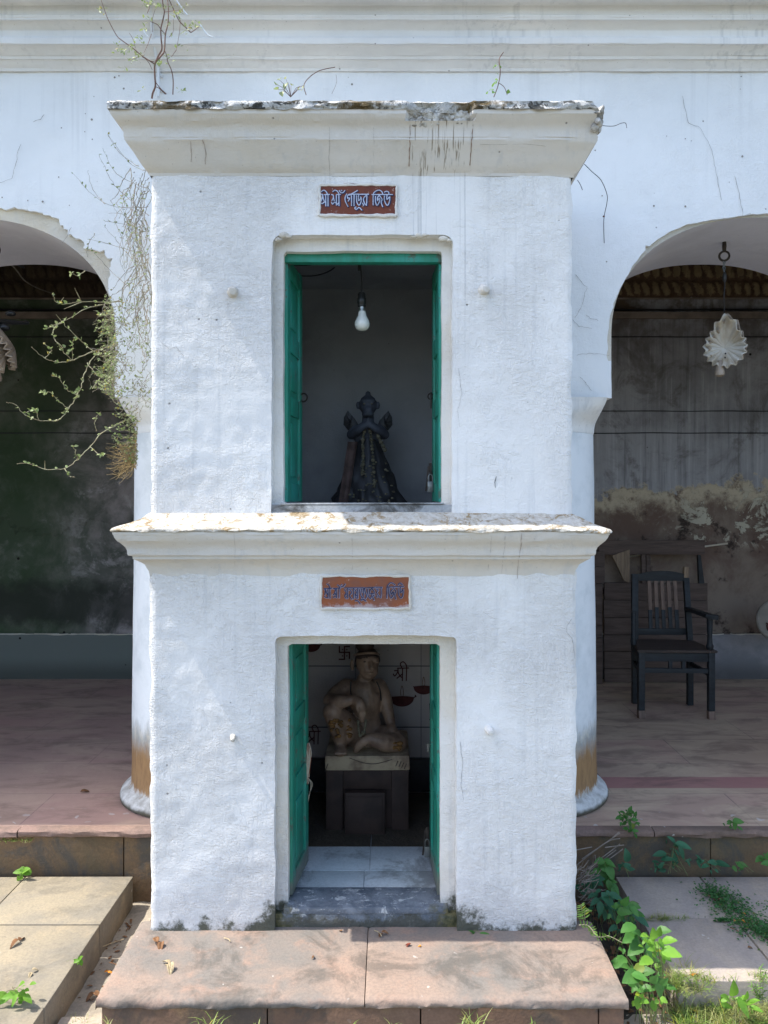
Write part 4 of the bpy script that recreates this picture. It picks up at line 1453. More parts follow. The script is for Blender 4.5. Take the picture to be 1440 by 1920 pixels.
def column(cx, cy):
    prof = [(.390, .096), (.401, .104), (.403, .118), (.398, .133), (.385, .147), (.368, .157), (.355, .164), (.349, .176), (.346, .28)]
    for i in range(1, 15):
        t = i / 14
        prof.append((.346 - .016 * t, .28 + 1.66 * t))
    b = B().lathe(prof, (cx, cy, 0), 56, cap=False)
    b.v = [(x + .004 * nz(x, y, z, 5), y + .004 * nz(z, y, x, 5), z) for x, y, z in b.v]
    col = b.make('column', 'column', arcade, angle=50)
    # capital: round shaft flares to a square block
    n = 64
    lv = []
    for k in range(13):
        t = k / 12
        e = 2 + 12 * t ** 3.5
        r = .330 + (.338 - .330) * (1 - math.sqrt(max(0, 1 - t * t)) if t < 1 else 1)
        z = 1.94 + .165 * t
        if k == 0:
            r -= .004
        ring_ = []
        for i in range(n):
            a = 2 * math.pi * i / n
            ca, sa = math.cos(a), math.sin(a)
            q = (abs(ca) ** e + abs(sa) ** e) ** (-1 / e)
            ring_.append((cx + ca * r * q, cy + sa * r * q, z))
        lv.append(ring_)
    v = [p for r_ in lv for p in r_]
    f = [(k * n + i, k * n + (i + 1) % n, (k + 1) * n + (i + 1) % n, (k + 1) * n + i) for k in range(12) for i in range(n)]
    cb = B().vf(v, f)
    cb.v = [(x + .003 * nz(x, y, z, 9), y + .003 * nz(z, y, x, 9), z) for x, y, z in cb.v]
    c_ = cb.make('capital', 'mould', arcade, angle=50)
    c_.parent = col
    c_.matrix_parent_inverse = col.matrix_world.inverted()


for cx in (-3.14, -0.985, 0.728, 2.885):
    column(cx, 4.02)


# cracks in the arcade plaster
def wallpath(pts, s_, ox, oy, d):
    return [W(ox + x / s_, oy + y / s_, d) for x, y in pts]


CRK = [([(1120, 360), (1140, 460), (1185, 480), (1230, 560), (1245, 650), (1265, 750)], 2, 720, 0), ([(1315, 660), (1335, 740), (1345, 810), (1375, 800)], 2, 720, 0),
       ([(75, 540), (60, 610), (45, 670), (0, 685)], 2, 0, 0), ([(165, 430), (150, 448), (125, 456)], 2, 0, 0), ([(1218, 50), (1220, 120), (1235, 210), (1245, 250)], 2, 0, 0), ([(1330, 0), (1310, 40), (1285, 80), (1270, 130)], 2, 0, 0),
       ([(130, 390), (170, 440), (205, 470), (190, 540), (170, 600), (130, 670)], 3.43, 1040, 400), ([(200, 650), (240, 680), (280, 690)], 3.43, 1040, 400), ([(140, 910), (220, 900), (300, 905), (350, 915)], 3.43, 1040, 400), ([(120, 680), (150, 730), (240, 740)], 3.43, 1040, 400), ([(160, 1050), (200, 1090), (240, 1140)], 3.43, 1040, 400),
       ([(460, 90), (430, 150), (400, 190)], 3.43, 0, 400)]
for pts, s_, ox, oy in CRK:
    y0 = oy + pts[0][1] / s_
    d = 3.714 if y0 > 138 else 3.58
    P_ = wallpath(pts, s_, ox, oy, d)
    Q_ = []
    for a, c in zip(P_[:-1], P_[1:]):
        for i in range(5):
            p = a.lerp(c, i / 5)
            Q_.append((p.x + .006 * fbm(p.x, 3, p.z, 30), p.y, p.z + .006 * fbm(p.z, 5, p.x, 30)))
    Q_.append(P_[-1])
    if y0 <= 138:
        Q_ = [Vector((q[0], 3.72 - np.interp(-(PY - (PY - (q[2] - CAM_Z) * F / 3.62)), [-3000, 3000], [0, 0]) - .1, q[2])) for q in Q_]
        continue
    B().tube(Q_, [0.0005 + 0.0013 * abs(nz(i * .3, 2, 3)) for i in range(len(Q_))], 4).make('crack', 'crack', arcade)

# holes left by nails and fallen plaster in the arcade wall
PIT = [(160, 213), (172, 224), (159, 247), (173, 261), (232, 166), (215, 145), (223, 142), (176, 181), (110, 332), (52, 376), (80, 378), (130, 385), (4, 370), (660, 158), (653, 145), (1129, 367), (1285, 387), (1226, 386), (1132, 404), (1388, 167), (1250, 255), (1392, 293), (1285, 260)]
for px, py in PIT:
    p = W(px, py, 3.7165)
    r = random.uniform(.002, .0055)
    n = 9
    v = [(p.x, p.y, p.z)] + [(p.x + r * (1 + .5 * nz(i, px, 2)) * math.cos(6.283 * i / n), p.y, p.z + r * (1 + .5 * nz(i, py, 5)) * math.sin(6.283 * i / n)) for i in range(n)]
    B().vf(v, [(0, 1 + (i + 1) % n, 1 + i) for i in range(n)]).make('pit', 'crack', arcade, smooth=False)

# back wall of the verandah
BY = 6.48
bw = thing('back_wall', (0, BY, 0.1), 'dark stained and peeling back wall of the verandah with dado', 'wall')
w, rv = panel(-5.2, 5.2, 0.09, 3.80, 0.06, BY, None, 0, 0.006, 2.5)
w.make('wall', 'back', bw)
w, rv = panel(-5.2, 5.2, 0.09, 0.472, 0.04, BY - 0.045, None, 0, 0.006, 2.5)
w.vf([(-5.2, BY - 0.045, .472), (5.2, BY - 0.045, .472), (5.2, BY, .476), (-5.2, BY, .476)], [(0, 1, 2, 3)])
w.make('dado', 'back', bw)
b = B()
for i in range(140):
    x = random.uniform(-4.4, 3.4)
    l = random.uniform(.03, .22)
    b.tube(sm([(x, BY - .045, .474 + random.uniform(-.003, .003)), (x + l * .5, BY - .047, .473 + random.uniform(-.006, .003)), (x + l, BY - .045, .474)], 3), random.uniform(.002, .006), 5)
b.make('paint_line', 'core', bw)
b = B()
for py, h, pr in ((560, .012, .012), (582, .005, .045), (592, .055, .03), (632, .006, .012), (771, .006, .012), (812, .008, .008)):
    z = W(0, py, BY).z
    n = 80
    v, f = [], []
    for i in range(n + 1):
        x = -5.2 + 10.4 * i / n
        e = .004 * nz(x, z, 1, 3)
        v += [(x, BY + .01, z + h / 2 + e), (x, BY - pr, z + h / 2 + e), (x, BY - pr, z - h / 2 + e), (x, BY + .01, z - h / 2 + e)]
    for i in range(n):
        for k in range(3):
            f.append((i * 4 + k, i * 4 + k + 1, (i + 1) * 4 + k + 1, (i + 1) * 4 + k))
    o_ = B().vf(v, f).make('moulding_and_shadow_line', 'cord' if h < .01 else 'ledge', bw, smooth=False)  # thin black strips stand in for the shadow lines of grooves
# carved frieze with rows of petals
v, f = [], []
xs = np.arange(-4.6, 4.6, .012)
zs = np.linspace(W(0, 555, BY - .06).z, 3.76, 42)
for x in xs:
    for k, z in enumerate(zs):
        t = (z - zs[0]) / (zs[-1] - zs[0])
        row = t * 3.2
        rr = row % 1
        ph = x * 2 * math.pi / (.085 if int(row) % 2 == 0 else .06)
        h = abs(math.sin(ph / 2 + (1.2 * rr if int(row) == 0 else 0))) * math.sin(math.pi * rr) ** .7
        h += .25 * nz(x, z, 1, 24)
        v.append((x, BY - .004 - .030 * h - .03 * t, z))
m_ = len(zs)
f = [(i * m_ + k, (i + 1) * m_ + k, (i + 1) * m_ + k + 1, i * m_ + k + 1) for i in range(len(xs) - 1) for k in range(m_ - 1)]
B().vf(v, f).make('frieze', 'frieze', bw)
ew = thing('end_wall', (-5.2, 5.2, 0.1), 'plain end wall closing the left end of the verandah', 'wall')
B().box((-5.3, 3.72, 0.0), (-5.2, 6.6, 4.1)).make('wall', 'back', ew)
ew = thing('end_wall', (5.2, 5.2, 0.1), 'plain end wall closing the right end of the verandah', 'wall')
B().box((5.2, 3.72, 0.0), (5.3, 6.6, 4.1)).make('wall', 'back', ew)

# white conduit on the arcade front above the shrine
t = thing('wall_pipe', W(297, 180, 3.70), 'thin white pipe running up the wall behind the top vine', 'pipe')
p0, p1 = W(297, 182, 3.695), W(297, 128, 3.695)
B().tube([p0, p1, (p1.x, 3.60, p1.z + .10), (p1.x, 3.56, p1.z + .30)], .0075, 8).make('pipe', 'pipe', t)
for k in (.3, .8):
    q = p0.lerp(p1, k)
    B().box((q.x - .014, 3.70, q.z - .006), (q.x + .014, 3.722, q.z + .006), .002).make('clip', 'pipe', t)


# ------------------------------------------------------------------ things in the upper room
t = thing('light_bulb', W(680, 490, 3.15), 'bare white light bulb hanging by a black cord in the upper niche', 'light bulb')
c = W(680, 606, 3.15)
topz = 2.735
B().tube(sm([(c.x - .006, 3.15, topz), (c.x - .008, 3.15, c.z + .24), (c.x - .004, 3.15, c.z + .18), (c.x - .004, 3.15, c.z + .12)], 4), .0028, 6).make('cord', 'cord', t)
B().box((c.x - .020, 3.145, c.z + .215), (c.x - .006, 3.155, c.z + .245), .002).make('cord_knot', 'cord', t)
B().lathe([(.004, .128), (.012, .126), (.0165, .118), (.0165, .104), (.0185, .10), (.0185, .082), (.0165, .078), (.0165, .068), (.013, .066)], (c.x - .004, 3.15, c.z), 18).make('holder', 'bakelite', t)
B().lathe([(.0125, .070), (.0125, .050), (.0135, .048)], (c.x - .003, 3.15, c.z), 18).make('cap', 'brass', t)
B().lathe([(.0135, .049), (.0150, .044), (.0175, .030), (.0235, .019), (.0285, .008), (.0305, -.003), (.0295, -.014), (.0245, -.023), (.0150, -.0292), (.006, -.0308), (.0004, -.031)], (c.x - .002, 3.15, c.z), 28).make('glass', 'bulb', t)
t = thing('electric_cable', W(560, 500, 3.2), 'black electric cable looping below the ceiling of the upper niche', 'cable')
B().tube(sm([W(545, 497, 3.06), W(580, 497, 3.3), W(612, 490, 3.4)], 5), .003, 6).make('cable', 'cord', t)
B().tube(sm([W(556, 517, 3.4), W(590, 517, 3.6), W(620, 507, 3.7), W(642, 488, 3.8)], 5), .003, 6).make('cable', 'cord', t)


def remesh(b, name, mat, parent, vox, smooth_it=4):
    o = b.make(name, mat, None)
    md = o.modifiers.new('r', 'REMESH')
    md.mode = 'VOXEL'
    md.voxel_size = vox
    ms = o.modifiers.new('s', 'SMOOTH')
    ms.iterations = smooth_it
    ms.factor = 0.5
    dg = bpy.context.evaluated_depsgraph_get()
    me = bpy.data.meshes.new_from_object(o.evaluated_get(dg))
    o.modifiers.clear()
    old = o.data
    o.data = me
    bpy.data.meshes.remove(old)
    me.name = name
    me.materials.clear()
    me.materials.append(MT[mat])
    me.polygons.foreach_set('use_smooth', [True] * len(me.polygons))
    if parent:
        o.parent = parent
        o.matrix_parent_inverse = parent.matrix_world.inverted()
    return o


def caps(b, pts, rs, n=12):
    """rounded limb through the points, blended later by the remesh"""
    P_ = sm(pts, 4) if len(pts) > 2 else [Vector(p).lerp(Vector(pts[1]), i / 4) if len(pts) == 2 else p for i, p in enumerate([pts[0]] * 5)]
    if len(pts) == 2:
        P_ = [Vector(pts[0]).lerp(Vector(pts[1]), i / 4) for i in range(5)]
    m = len(P_)
    R_ = [float(np.interp(i / (m - 1) * (len(rs) - 1), range(len(rs)), rs)) for i in range(m)]
    b.tube(P_, R_, n)
    for p, r in zip(P_, R_):
        b.ball(p, r * 1.0, n=n, m=8)
    return b


# dark idol of the upper niche
ID = 3.72
k = ID / F
idol = thing('dark_idol', (W(690, 0, ID).x, ID, 1.585), 'dark bird-winged idol draped in garlands in the upper niche', 'idol')


def I(px, py, dd=0.0):
    return W(px, py, ID + dd)


b = B()
hc = I(690, 760)
b.ball(hc, (.043, .045, .050))
b.ball(I(690, 770, -.035), (.024, .026, .026))
b.ball(I(690, 777, -.03), (.030, .03, .016))
b.ball(I(690, 752, -.03), (.036, .02, .014))
for s_ in (-1, 1):
    b.ball(I(690 + s_ * 19, 760, .0), (.010, .008, .020))
    b.ball(I(690 + s_ * 7, 757, -.040), (.008, .008, .006))
caps(b, [I(690, 778), I(690, 800)], [.028, .032])
b.ball(I(690, 815), (.075, .05, .065))
b.ball(I(690, 835), (.06, .05, .07))
for s_ in (-1, 1):
    caps(b, [I(690 + s_ * 22, 806), I(690 + s_ * 31, 815, -.02), I(690 + s_ * 18, 806, -.08), I(690 + s_ * 3, 796, -.10)], [.026, .024, .020, .014])
    caps(b, [I(690 + s_ * 3, 798, -.10), I(690 + s_ * 1, 785, -.105)], [.012, .007])
b.ball(I(690, 738), (.014, .014, .012))
b.ball(I(690, 744), (.024, .024, .008))
b.ball(I(690, 748), (.036, .036, .012))
remesh(b, 'body', 'idol_blue', idol, .0045, 3)
for s_ in (-1, 1):
    B().ball(I(690 + s_ * 7, 757, -.047), (.0055, .004, .0035)).make('eye', 'garland', idol)
    w_ = B()
    pts = [(14, 806), (22, 788), (38, 770), (45, 782), (46, 796), (38, 806), (24, 812)]
    fr = [I(690 + s_ * a, c_, .03) for a, c_ in pts]
    bk = [p + Vector((0, .03, 0)) for p in fr]
    n = len(pts)
    ctr = sum(fr, Vector()) / n + Vector((0, -.016, 0))
    w_.vf(fr + bk + [ctr], [(i, (i + 1) % n, 2 * n) for i in range(n)] + [(i, n + i, n + (i + 1) % n, (i + 1) % n) for i in range(n)] + [tuple(range(2 * n - 1, n - 1, -1))])
    for q in range(5):
        w_.tube([ctr, fr[1 + q].lerp(fr[2 + q] if q < 4 else fr[5], .5)], [.005, .002], 5)
    w_.make('wing', 'black', idol)
# robe: folded cone
v, f = [], []
n, m_ = 96, 20
for j in range(m_ + 1):
    t_ = j / m_
    z = I(0, 820).z + (1.587 - I(0, 820).z) * t_
    rx = .050 + .130 * t_ ** 1.1
    ry = .045 + .085 * t_
    for i in range(n):
        a = 6.28318 * i / n
        fo = 1 + (.025 * t_) * math.sin(a * 13 + 3 * math.sin(a * 3) + 2 * t_) + .16 * t_ * fbm(math.cos(a) * 2, math.sin(a) * 2, t_ * 3, 1.6) + .05 * nz(math.cos(a) * 6, math.sin(a) * 6, t_ * 9)
        v.append((I(690, 0).x + rx * fo * math.cos(a), ID + ry * fo * math.sin(a), z))
for j in range(m_):
    for i in range(n):
        f.append((j * n + i, (j + 1) * n + i, (j + 1) * n + (i + 1) % n, j * n + (i + 1) % n))
B().vf(v, f).make('robe', 'black', idol, angle=80)
b = B()
v = []
for j in range(9):
    for i in range(7):
        px = (652 + (672 - 652) * i / 6) - 18 * (j / 8) + 3 * math.sin(i * 2)
        py = 828 + 118 * j / 8
        if py > 944:
            py = 944
        v.append(I(px, py, -.055 - .075 * j / 8 + .010 * math.sin(i * 2.2)))
b.vf(v, [(j * 7 + i, j * 7 + i + 1, (j + 1) * 7 + i + 1, (j + 1) * 7 + i) for j in range(8) for i in range(6)])
b.make('shawl', 'idol_cloth', idol)
for pts in ([(684, 802), (680, 830), (681, 860), (679, 890)], [(693, 802), (697, 830), (700, 870), (702, 912)], [(707, 815), (716, 832), (722, 845)]):
    g_ = B()
    P_ = sm([I(a, c_, -.07 - .08 * (c_ - 800) / 140) for a, c_ in pts], 6)
    for i, p in enumerate(P_):
        g_.ball(p, .006 + .002 * (i % 3), n=7, m=5)
    g_.make('garland', 'garland', idol)
random.seed(21)
fl = B()
for i in range(60):
    px, py = random.uniform(650, 738), random.uniform(865, 942)
    if abs(px - 690) > 8 + (py - 800) * .40 or (px < 672 and py < 925):
        continue
    fl.ball(I(px, py, -.075 - .085 * (py - 800) / 140), (random.uniform(.004, .008), .004, random.uniform(.003, .006)), n=7, m=5)
fl.make('flower', 'garland', idol)

# ------------------------------------------------------------------ statue of the lower niche
LD = 3.78
ped = thing('stone_pedestal', (W(688, 0, 3.75).x, 3.75, .06), 'two-tier pedestal, cream top over dark red base, under the seated statue', 'pedestal')
pt = W(0, 1414, 3.62).z
p0, p1 = W(609, 0, 3.60).x, W(768, 0, 3.60).x
pb = W(0, 1446, 3.60).z
b = B().box((p0, 3.60, pb), (p1, 4.0, pt), .012)
b.v = [(x + .008 * nz(x, y, z, 12), y + .008 * nz(y, z, x, 12), z + .007 * nz(z, x, y, 12)) for x, y, z in b.v]
b.make('top_block', 'pedestal', ped)
b = B()
b.box((p0 + .004, 3.61, .055), (p0 + .085, 3.99, pb - .001), .006)
b.box((p1 - .085, 3.61, .055), (p1 - .004, 3.99, pb - .001), .006)
b.box((p0 + .085, 3.612, pb - .09), (p1 - .085, 3.99, pb - .001), .004)
b.box((p0 + .085, 3.635, .055), (p1 - .085, 3.99, pb - .09))
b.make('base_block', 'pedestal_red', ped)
b = B()
for sx, sy in ((752, 1428), (757, 1430), (762, 1432), (746, 1427), (615, 1432), (613, 1437)):
    a = W(sx, sy, 3.597)
    b.tube([a, a + Vector((-.010, 0, -.024))], .002, 5)
P_ = sm([W(655, 1421, 3.597), W(680, 1430, 3.597), W(705, 1432, 3.597), W(735, 1424, 3.597)], 5)
b.tube(P_, .0016, 5)
b.make('painted_mark', 'statue_hair', ped)
t = thing('offering_box', (W(683, 0, 3.5).x, 3.52, .06), 'small dark stone block on the floor in front of the pedestal', 'block')
a, c = W(645, 1548, 3.50), W(722, 1496, 3.50)
b = B().box((a.x, 3.56, .058), (c.x, 3.6075, c.z), .008)
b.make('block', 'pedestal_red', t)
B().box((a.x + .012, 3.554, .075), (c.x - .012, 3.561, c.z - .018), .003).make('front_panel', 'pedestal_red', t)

stt = thing('seated_statue', (W(690, 0, LD).x, LD, pt), 'worn marble statue of a seated bare-chested figure with one raised knee', 'statue')


def S(zx, zy, dd=0.0):
    """zx, zy read off a 4.8x enlargement of the niche"""
    return W(560 + zx / 4.8, 1180 + zy / 4.8, LD + dd)


b = B()
# torso
caps(b, [S(640, 1010, .02), S(632, 900, .02), S(612, 780, .01), S(600, 640, .0), S(592, 560, .0)], [.082, .066, .064, .083, .075])
b.ball(S(590, 545, .0), (.105, .052, .045))
b.ball(S(540, 610, -.035), (.048, .030, .036))
b.ball(S(650, 610, -.035), (.048, .030, .036))
b.ball(S(640, 990, .03), (.10, .08, .06))
caps(b, [S(590, 530, .0), S(586, 450, -.01)], [.040, .036])
# head
hd = S(620, 320, -.015)
b.ball(hd + Vector((0, .008, .012)), (.058, .066, .066))
b.ball(S(628, 360, -.030), (.049, .048, .052))
b.ball(S(632, 418, -.052), (.022, .020, .016))
b.ball(S(588, 380, -.048), (.024, .022, .024))
b.ball(S(680, 378, -.046), (.020, .022, .024))
b.ball(S(640, 270, -.052), (.046, .022, .018))
b.ball(S(480, 320, .0), (.010, .014, .030))
b.ball(S(486, 350, -.002), (.008, .010, .012))
caps(b, [S(648, 290, -.072), S(656, 350, -.090)], [.008, .013])
b.ball(S(656, 352, -.088), (.014, .010, .008))
b.ball(S(644, 392, -.077), (.020, .009, .005))
b.ball(S(642, 404, -.076), (.016, .009, .005))
for ex in (592, 700):
    b.ball(S(ex, 292, -.062), (.015, .010, .008))
# his right arm (left in the picture), forearm on the raised knee
caps(b, [S(430, 520, .0), S(340, 575, -.04), S(278, 640, -.10)], [.044, .037, .031])
caps(b, [S(278, 640, -.10), S(380, 652, -.15), S(488, 628, -.16)], [.033, .032, .022])
caps(b, [S(495, 628, -.16), S(545, 660, -.175), S(572, 710, -.18)], [.021, .026, .022])
for i, (ox, ln) in enumerate(((552, 800), (566, 822), (580, 826), (594, 806))):
    caps(b, [S(556 + 10 * i, 700, -.18), S(ox + 2, 760, -.188), S(ox, ln, -.178)], [.0085, .0078, .006])
caps(b, [S(540, 660, -.185), S(528, 700, -.20), S(536, 740, -.20)], [.010, .009, .007])
# his left arm
caps(b, [S(725, 520, .01), S(775, 620, .01), S(800, 735, -.01)], [.042, .036, .031])
caps(b, [S(800, 735, -.01), S(818, 800, -.03), S(835, 862, -.05)], [.031, .027, .020])
caps(b, [S(835, 862, -.05), S(842, 900, -.07), S(838, 930, -.085)], [.020, .024, .016])
for i in range(4):
    caps(b, [S(826 + 10 * i, 915, -.075), S(824 + 11 * i, 960, -.10)], [.0085, .006])
caps(b, [S(820, 885, -.06), S(806, 920, -.085)], [.009, .007])
# raised leg
caps(b, [S(560, 1010, .02), S(430, 870, -.06), S(305, 745, -.14)], [.072, .062, .048])
caps(b, [S(305, 745, -.14), S(345, 870, -.13), S(375, 1010, -.12)], [.047, .044, .028])
b.ball(S(430, 900, -.08), (.05, .05, .075))
caps(b, [S(378, 1030, -.11), S(378, 1085, -.15), S(376, 1108, -.185)], [.028, .026, .020])
for i in range(5):
    caps(b, [S(338 + 20 * i, 1098, -.18), S(332 + 22 * i, 1118, -.205)], [.0095 + (.003 if i == 4 else 0), .0085])
# folded leg
caps(b, [S(690, 1010, .02), S(800, 985, -.04), S(890, 1015, -.10)], [.075, .064, .046])
caps(b, [S(890, 1025, -.10), S(770, 1015, -.15), S(645, 985, -.17)], [.046, .045, .027])
caps(b, [S(640, 985, -.17), S(580, 1010, -.18), S(530, 1060, -.175), S(512, 1098, -.17)], [.026, .024, .018, .010])
remesh(b, 'body', 'statue', stt, .0042, 3)
# cap and hair
b = B()
b.ball(hd + Vector((0, .010, .026)), (.0615, .066, .060))
b.ball(S(596, 140, .0), (.048, .05, .036))
b.ball(S(600, 110, .0), (.030, .03, .03))
# open the face
b2 = B()
keep = []
for q in b.f:
    c = sum((Vector(b.v[i]) for i in q), Vector()) / len(q)
    if c.z > S(0, 236).z or (c.y > LD + .006 and c.z > S(0, 400).z):
        keep.append(q)
b.f = keep
b.make('hair', 'statue_hair', stt)
b = B()
P_ = [S(500, 232, .02), S(540, 222, -.05), S(620, 214, -.082), S(690, 216, -.066), S(722, 226, -.02)]
b.tube(sm(P_, 5), .006, 6)
b.make('headband', 'statue', stt)
for pts in ([(560, 262), (590, 244), (622, 258)], [(690, 264), (712, 252), (728, 266)]):
    B().tube(sm([S(a, c_, -.074 if a < 650 else -.062) for a, c_ in pts], 5), [.001] + [.0028] * 9 + [.001], 5).make('eyebrow', 'statue_hair', stt)
for ex, dd in ((594, -.0735), (702, -.0675)):
    B().ball(S(ex, 292, dd), (.006, .003, .004)).make('eye', 'statue_hair', stt)
# painted shorts as leopard patches over the thigh and calf
b = B()
random.seed(4)
for i in range(46):
    if i < 30:
        zx, zy = random.uniform(285, 480), random.uniform(800, 970)
        if zx > 400:
            dd = -.125
        else:
            dd = -.178
    else:
        zx, zy, dd = random.uniform(730, 925), random.uniform(1020, 1085), -.165
    b.ball(S(zx, zy, dd), (random.uniform(.006, .013), .012, random.uniform(.005, .010)), n=8, m=6)
b.make('painted_patch', 'ochre', stt)
# prayer beads and cords
b = B()
for pts in ([(535, 830), (540, 900), (552, 960), (578, 930)], [(604, 820), (600, 870), (588, 925)]):
    for p in sm([S(a, c_, -.215) for a, c_ in pts], 4):
        b.ball(p, .0062, n=8, m=6)
b.ball(S(583, 930, -.215), .011, n=10, m=7)
b.make('bead_string', 'garland', stt)
b = B()
b.tube(sm([S(470, 470, -.055), S(468, 560, -.075), S(485, 650, -.165)], 5), .003, 6)
b.tube(sm([S(700, 470, -.055), S(730, 540, -.062), S(742, 640, -.03)], 5), .003, 6)
b.make('neck_cord', 'cord', stt)

# wall paintings of the lower niche
wp = thing('wall_painting', W(740, 1280, 4.115), 'dark red painted oil lamps and sacred marks on the niche back wall', 'wall painting')
WY = 4.1085


def pstroke(sts, w_, mat, name):
    b = B()
    for i, s_ in enumerate(sts):
        pts = sm([(p[0], p[1], 0) for p in s_], 4) if len(s_) > 2 else s_
        b.ribbon([(p[0], p[1]) for p in pts], w_, WY - .00008 * i, lambda p: (560 + p[0] / 4.8 - PX) * WY / F, lambda p: CAM_Z + (PY - 1180 - p[1] / 4.8) * WY / F)
    b.make(name, mat, wp, smooth=False)


pstroke([[(367, 207), (457, 207)], [(412, 155), (412, 270)], [(412, 155), (457, 155)], [(457, 207), (457, 262)], [(412, 270), (365, 270)], [(367, 207), (367, 155)]], .0075, 'redpaint', 'sacred_mark')
pstroke([[(393, 181), (396, 183)], [(432, 181), (435, 183)], [(393, 238), (396, 240)], [(432, 238), (435, 240)]], .007, 'redpaint', 'sacred_mark')
SRI = [[(890, 350), (990, 348)], [(972, 350), (968, 462)], [(935, 350), (933, 462)], [(930, 350), (915, 310), (940, 292), (965, 315), (974, 350)], [(862, 372), (893, 376), (866, 420), (852, 402)], [(893, 352), (900, 400), (935, 440)], [(885, 440), (935, 400)]]
pstroke(SRI, .0062, 'redpaint', 'lettering')
pstroke([[(x - 795, y + 570) for x, y in s_] for s_ in SRI], .0062, 'redpaint', 'lettering')
pstroke([[(1180, 670), (1184, 750)], [(1186, 800), (1180, 815)]], .0062, 'redpaint', 'lettering')


def diya(cx, cy, w_, name='painted_lamp'):
    b = B()
    up, lo = [], []
    n = 16
    for i in range(n + 1):
        u = i / n * 2 - 1
        up.append((cx + u * w_ / 2, cy - 6 * (1 - abs(u)) + 5 * abs(u) ** 3 - 4))
        lo.append((cx + u * w_ / 2, cy - 4 + .40 * w_ * math.sqrt(max(0, 1 - u * u))))
    Z = lambda p: Vector(((560 + p[0] / 4.8 - PX) * WY / F, WY, CAM_Z + (PY - 1180 - p[1] / 4.8) * WY / F))
    v = [Z(p) for p in up] + [Z(p) for p in lo]
    b.vf(v, [(i, n + 1 + i, n + 2 + i, i + 1) for i in range(n)])
    b.make(name, 'redpaint', wp, smooth=False)
    pstroke([[(cx - w_ * .04, cy - 8), (cx - w_ * .055, cy - w_ * .22), (cx, cy - w_ * .46), (cx + w_ * .06, cy - w_ * .2), (cx + w_ * .04, cy - 8)]], .003, 'ochre', 'painted_flame')
    pstroke([[(cx + w_ * .5, cy), (cx + w_ * .56, cy - 6), (cx + w_ * .53, cy - 16)]], .006, 'redpaint', name)


diya(930, 610, 225)
diya(1125, 515, 190)
diya(112, 140, 170)

# ------------------------------------------------------------------ old armchair on the right
ch = thing('wooden_armchair', (2.0, 5.45, 0.096), 'dark painted wooden armchair with slatted back and one missing arm', 'armchair')
FZ = 0.097
fl_, fr_ = W(1202, 1344, 5.30), W(1333, 1347, 5.28)
rl_, rr_ = Vector((1.815, 5.68, FZ)), Vector((2.207, 5.64, FZ))
fl_.z = fr_.z = FZ
SZ = 0.555


def leg(p, top, w_, foot):
    b = B().beam((p.x, p.y, FZ + (.055 if foot else 0)), top, w_, w_, up=(0, 1, 0))
    o = b.make('leg', 'chair', ch)
    if foot:
        f_ = B().beam((p.x + .001, p.y - .004, FZ), (p.x, p.y, FZ + .056), w_ + .003, w_ + .003, up=(0, 1, 0)).make('foot', 'chair_worn', o)
    return o


leg(fl_, (fl_.x, fl_.y, SZ), .042, True)
leg(fr_, (fr_.x, fr_.y, SZ), .042, True)
lt, rt = W(1190, 1076, 5.76), W(1286, 1066, 5.74)
leg(rl_, (rl_.x, rl_.y, SZ), .040, False)
leg(rr_, (rr_.x, rr_.y, SZ), .040, False)
B().beam((rl_.x, rl_.y, SZ), lt, .046, .034, up=(0, 1, 0)).make('back_post', 'chair', ch)
B().beam((rr_.x, rr_.y, SZ), rt + Vector((0, 0, -.07)), .040, .034, up=(0, 1, 0)).make('back_post', 'chair', ch)
b = B().beam(rt + Vector((0, 0, -.075)), rt + Vector((.001, 0, .012)), .038, .032, up=(0, 1, 0))
b.v = [(x + .006 * nz(x, y, z, 50), y, z + .010 * nz(z, x, y, 60)) for x, y, z in b.v]
b.make('broken_post_end', 'bench_pale', ch)
# seat board
b = B()
sv = [(fl_.x - .035, fl_.y - .035), (fr_.x + .035, fr_.y - .035), (rr_.x + .02, rr_.y + .01), (rl_.x - .02, rl_.y + .01)]
bm = bmesh.new()
vs = [bm.verts.new((x, y, z)) for z in (SZ, SZ + .018) for x, y in sv]
for q in ((3, 2, 1, 0), (4, 5, 6, 7), (0, 1, 5, 4), (1, 2, 6, 5), (2, 3, 7, 6), (3, 0, 4, 7)):
    bm.faces.new([vs[i] for i in q])
bmesh.ops.bevel(bm, geom=bm.edges[:], offset=.005, segments=2, affect='EDGES')
bm.verts.index_update()
b.vf([tuple(p.co) for p in bm.verts], [tuple(p.index for p in q.verts) for q in bm.faces])
bm.free()
b.make('seat', 'seat', ch)


def rail(a, c, w_, h, name, mat='chair'):
    return B().beam(a, c, h, w_, up=(0, 0, 1)).make(name, mat, ch)


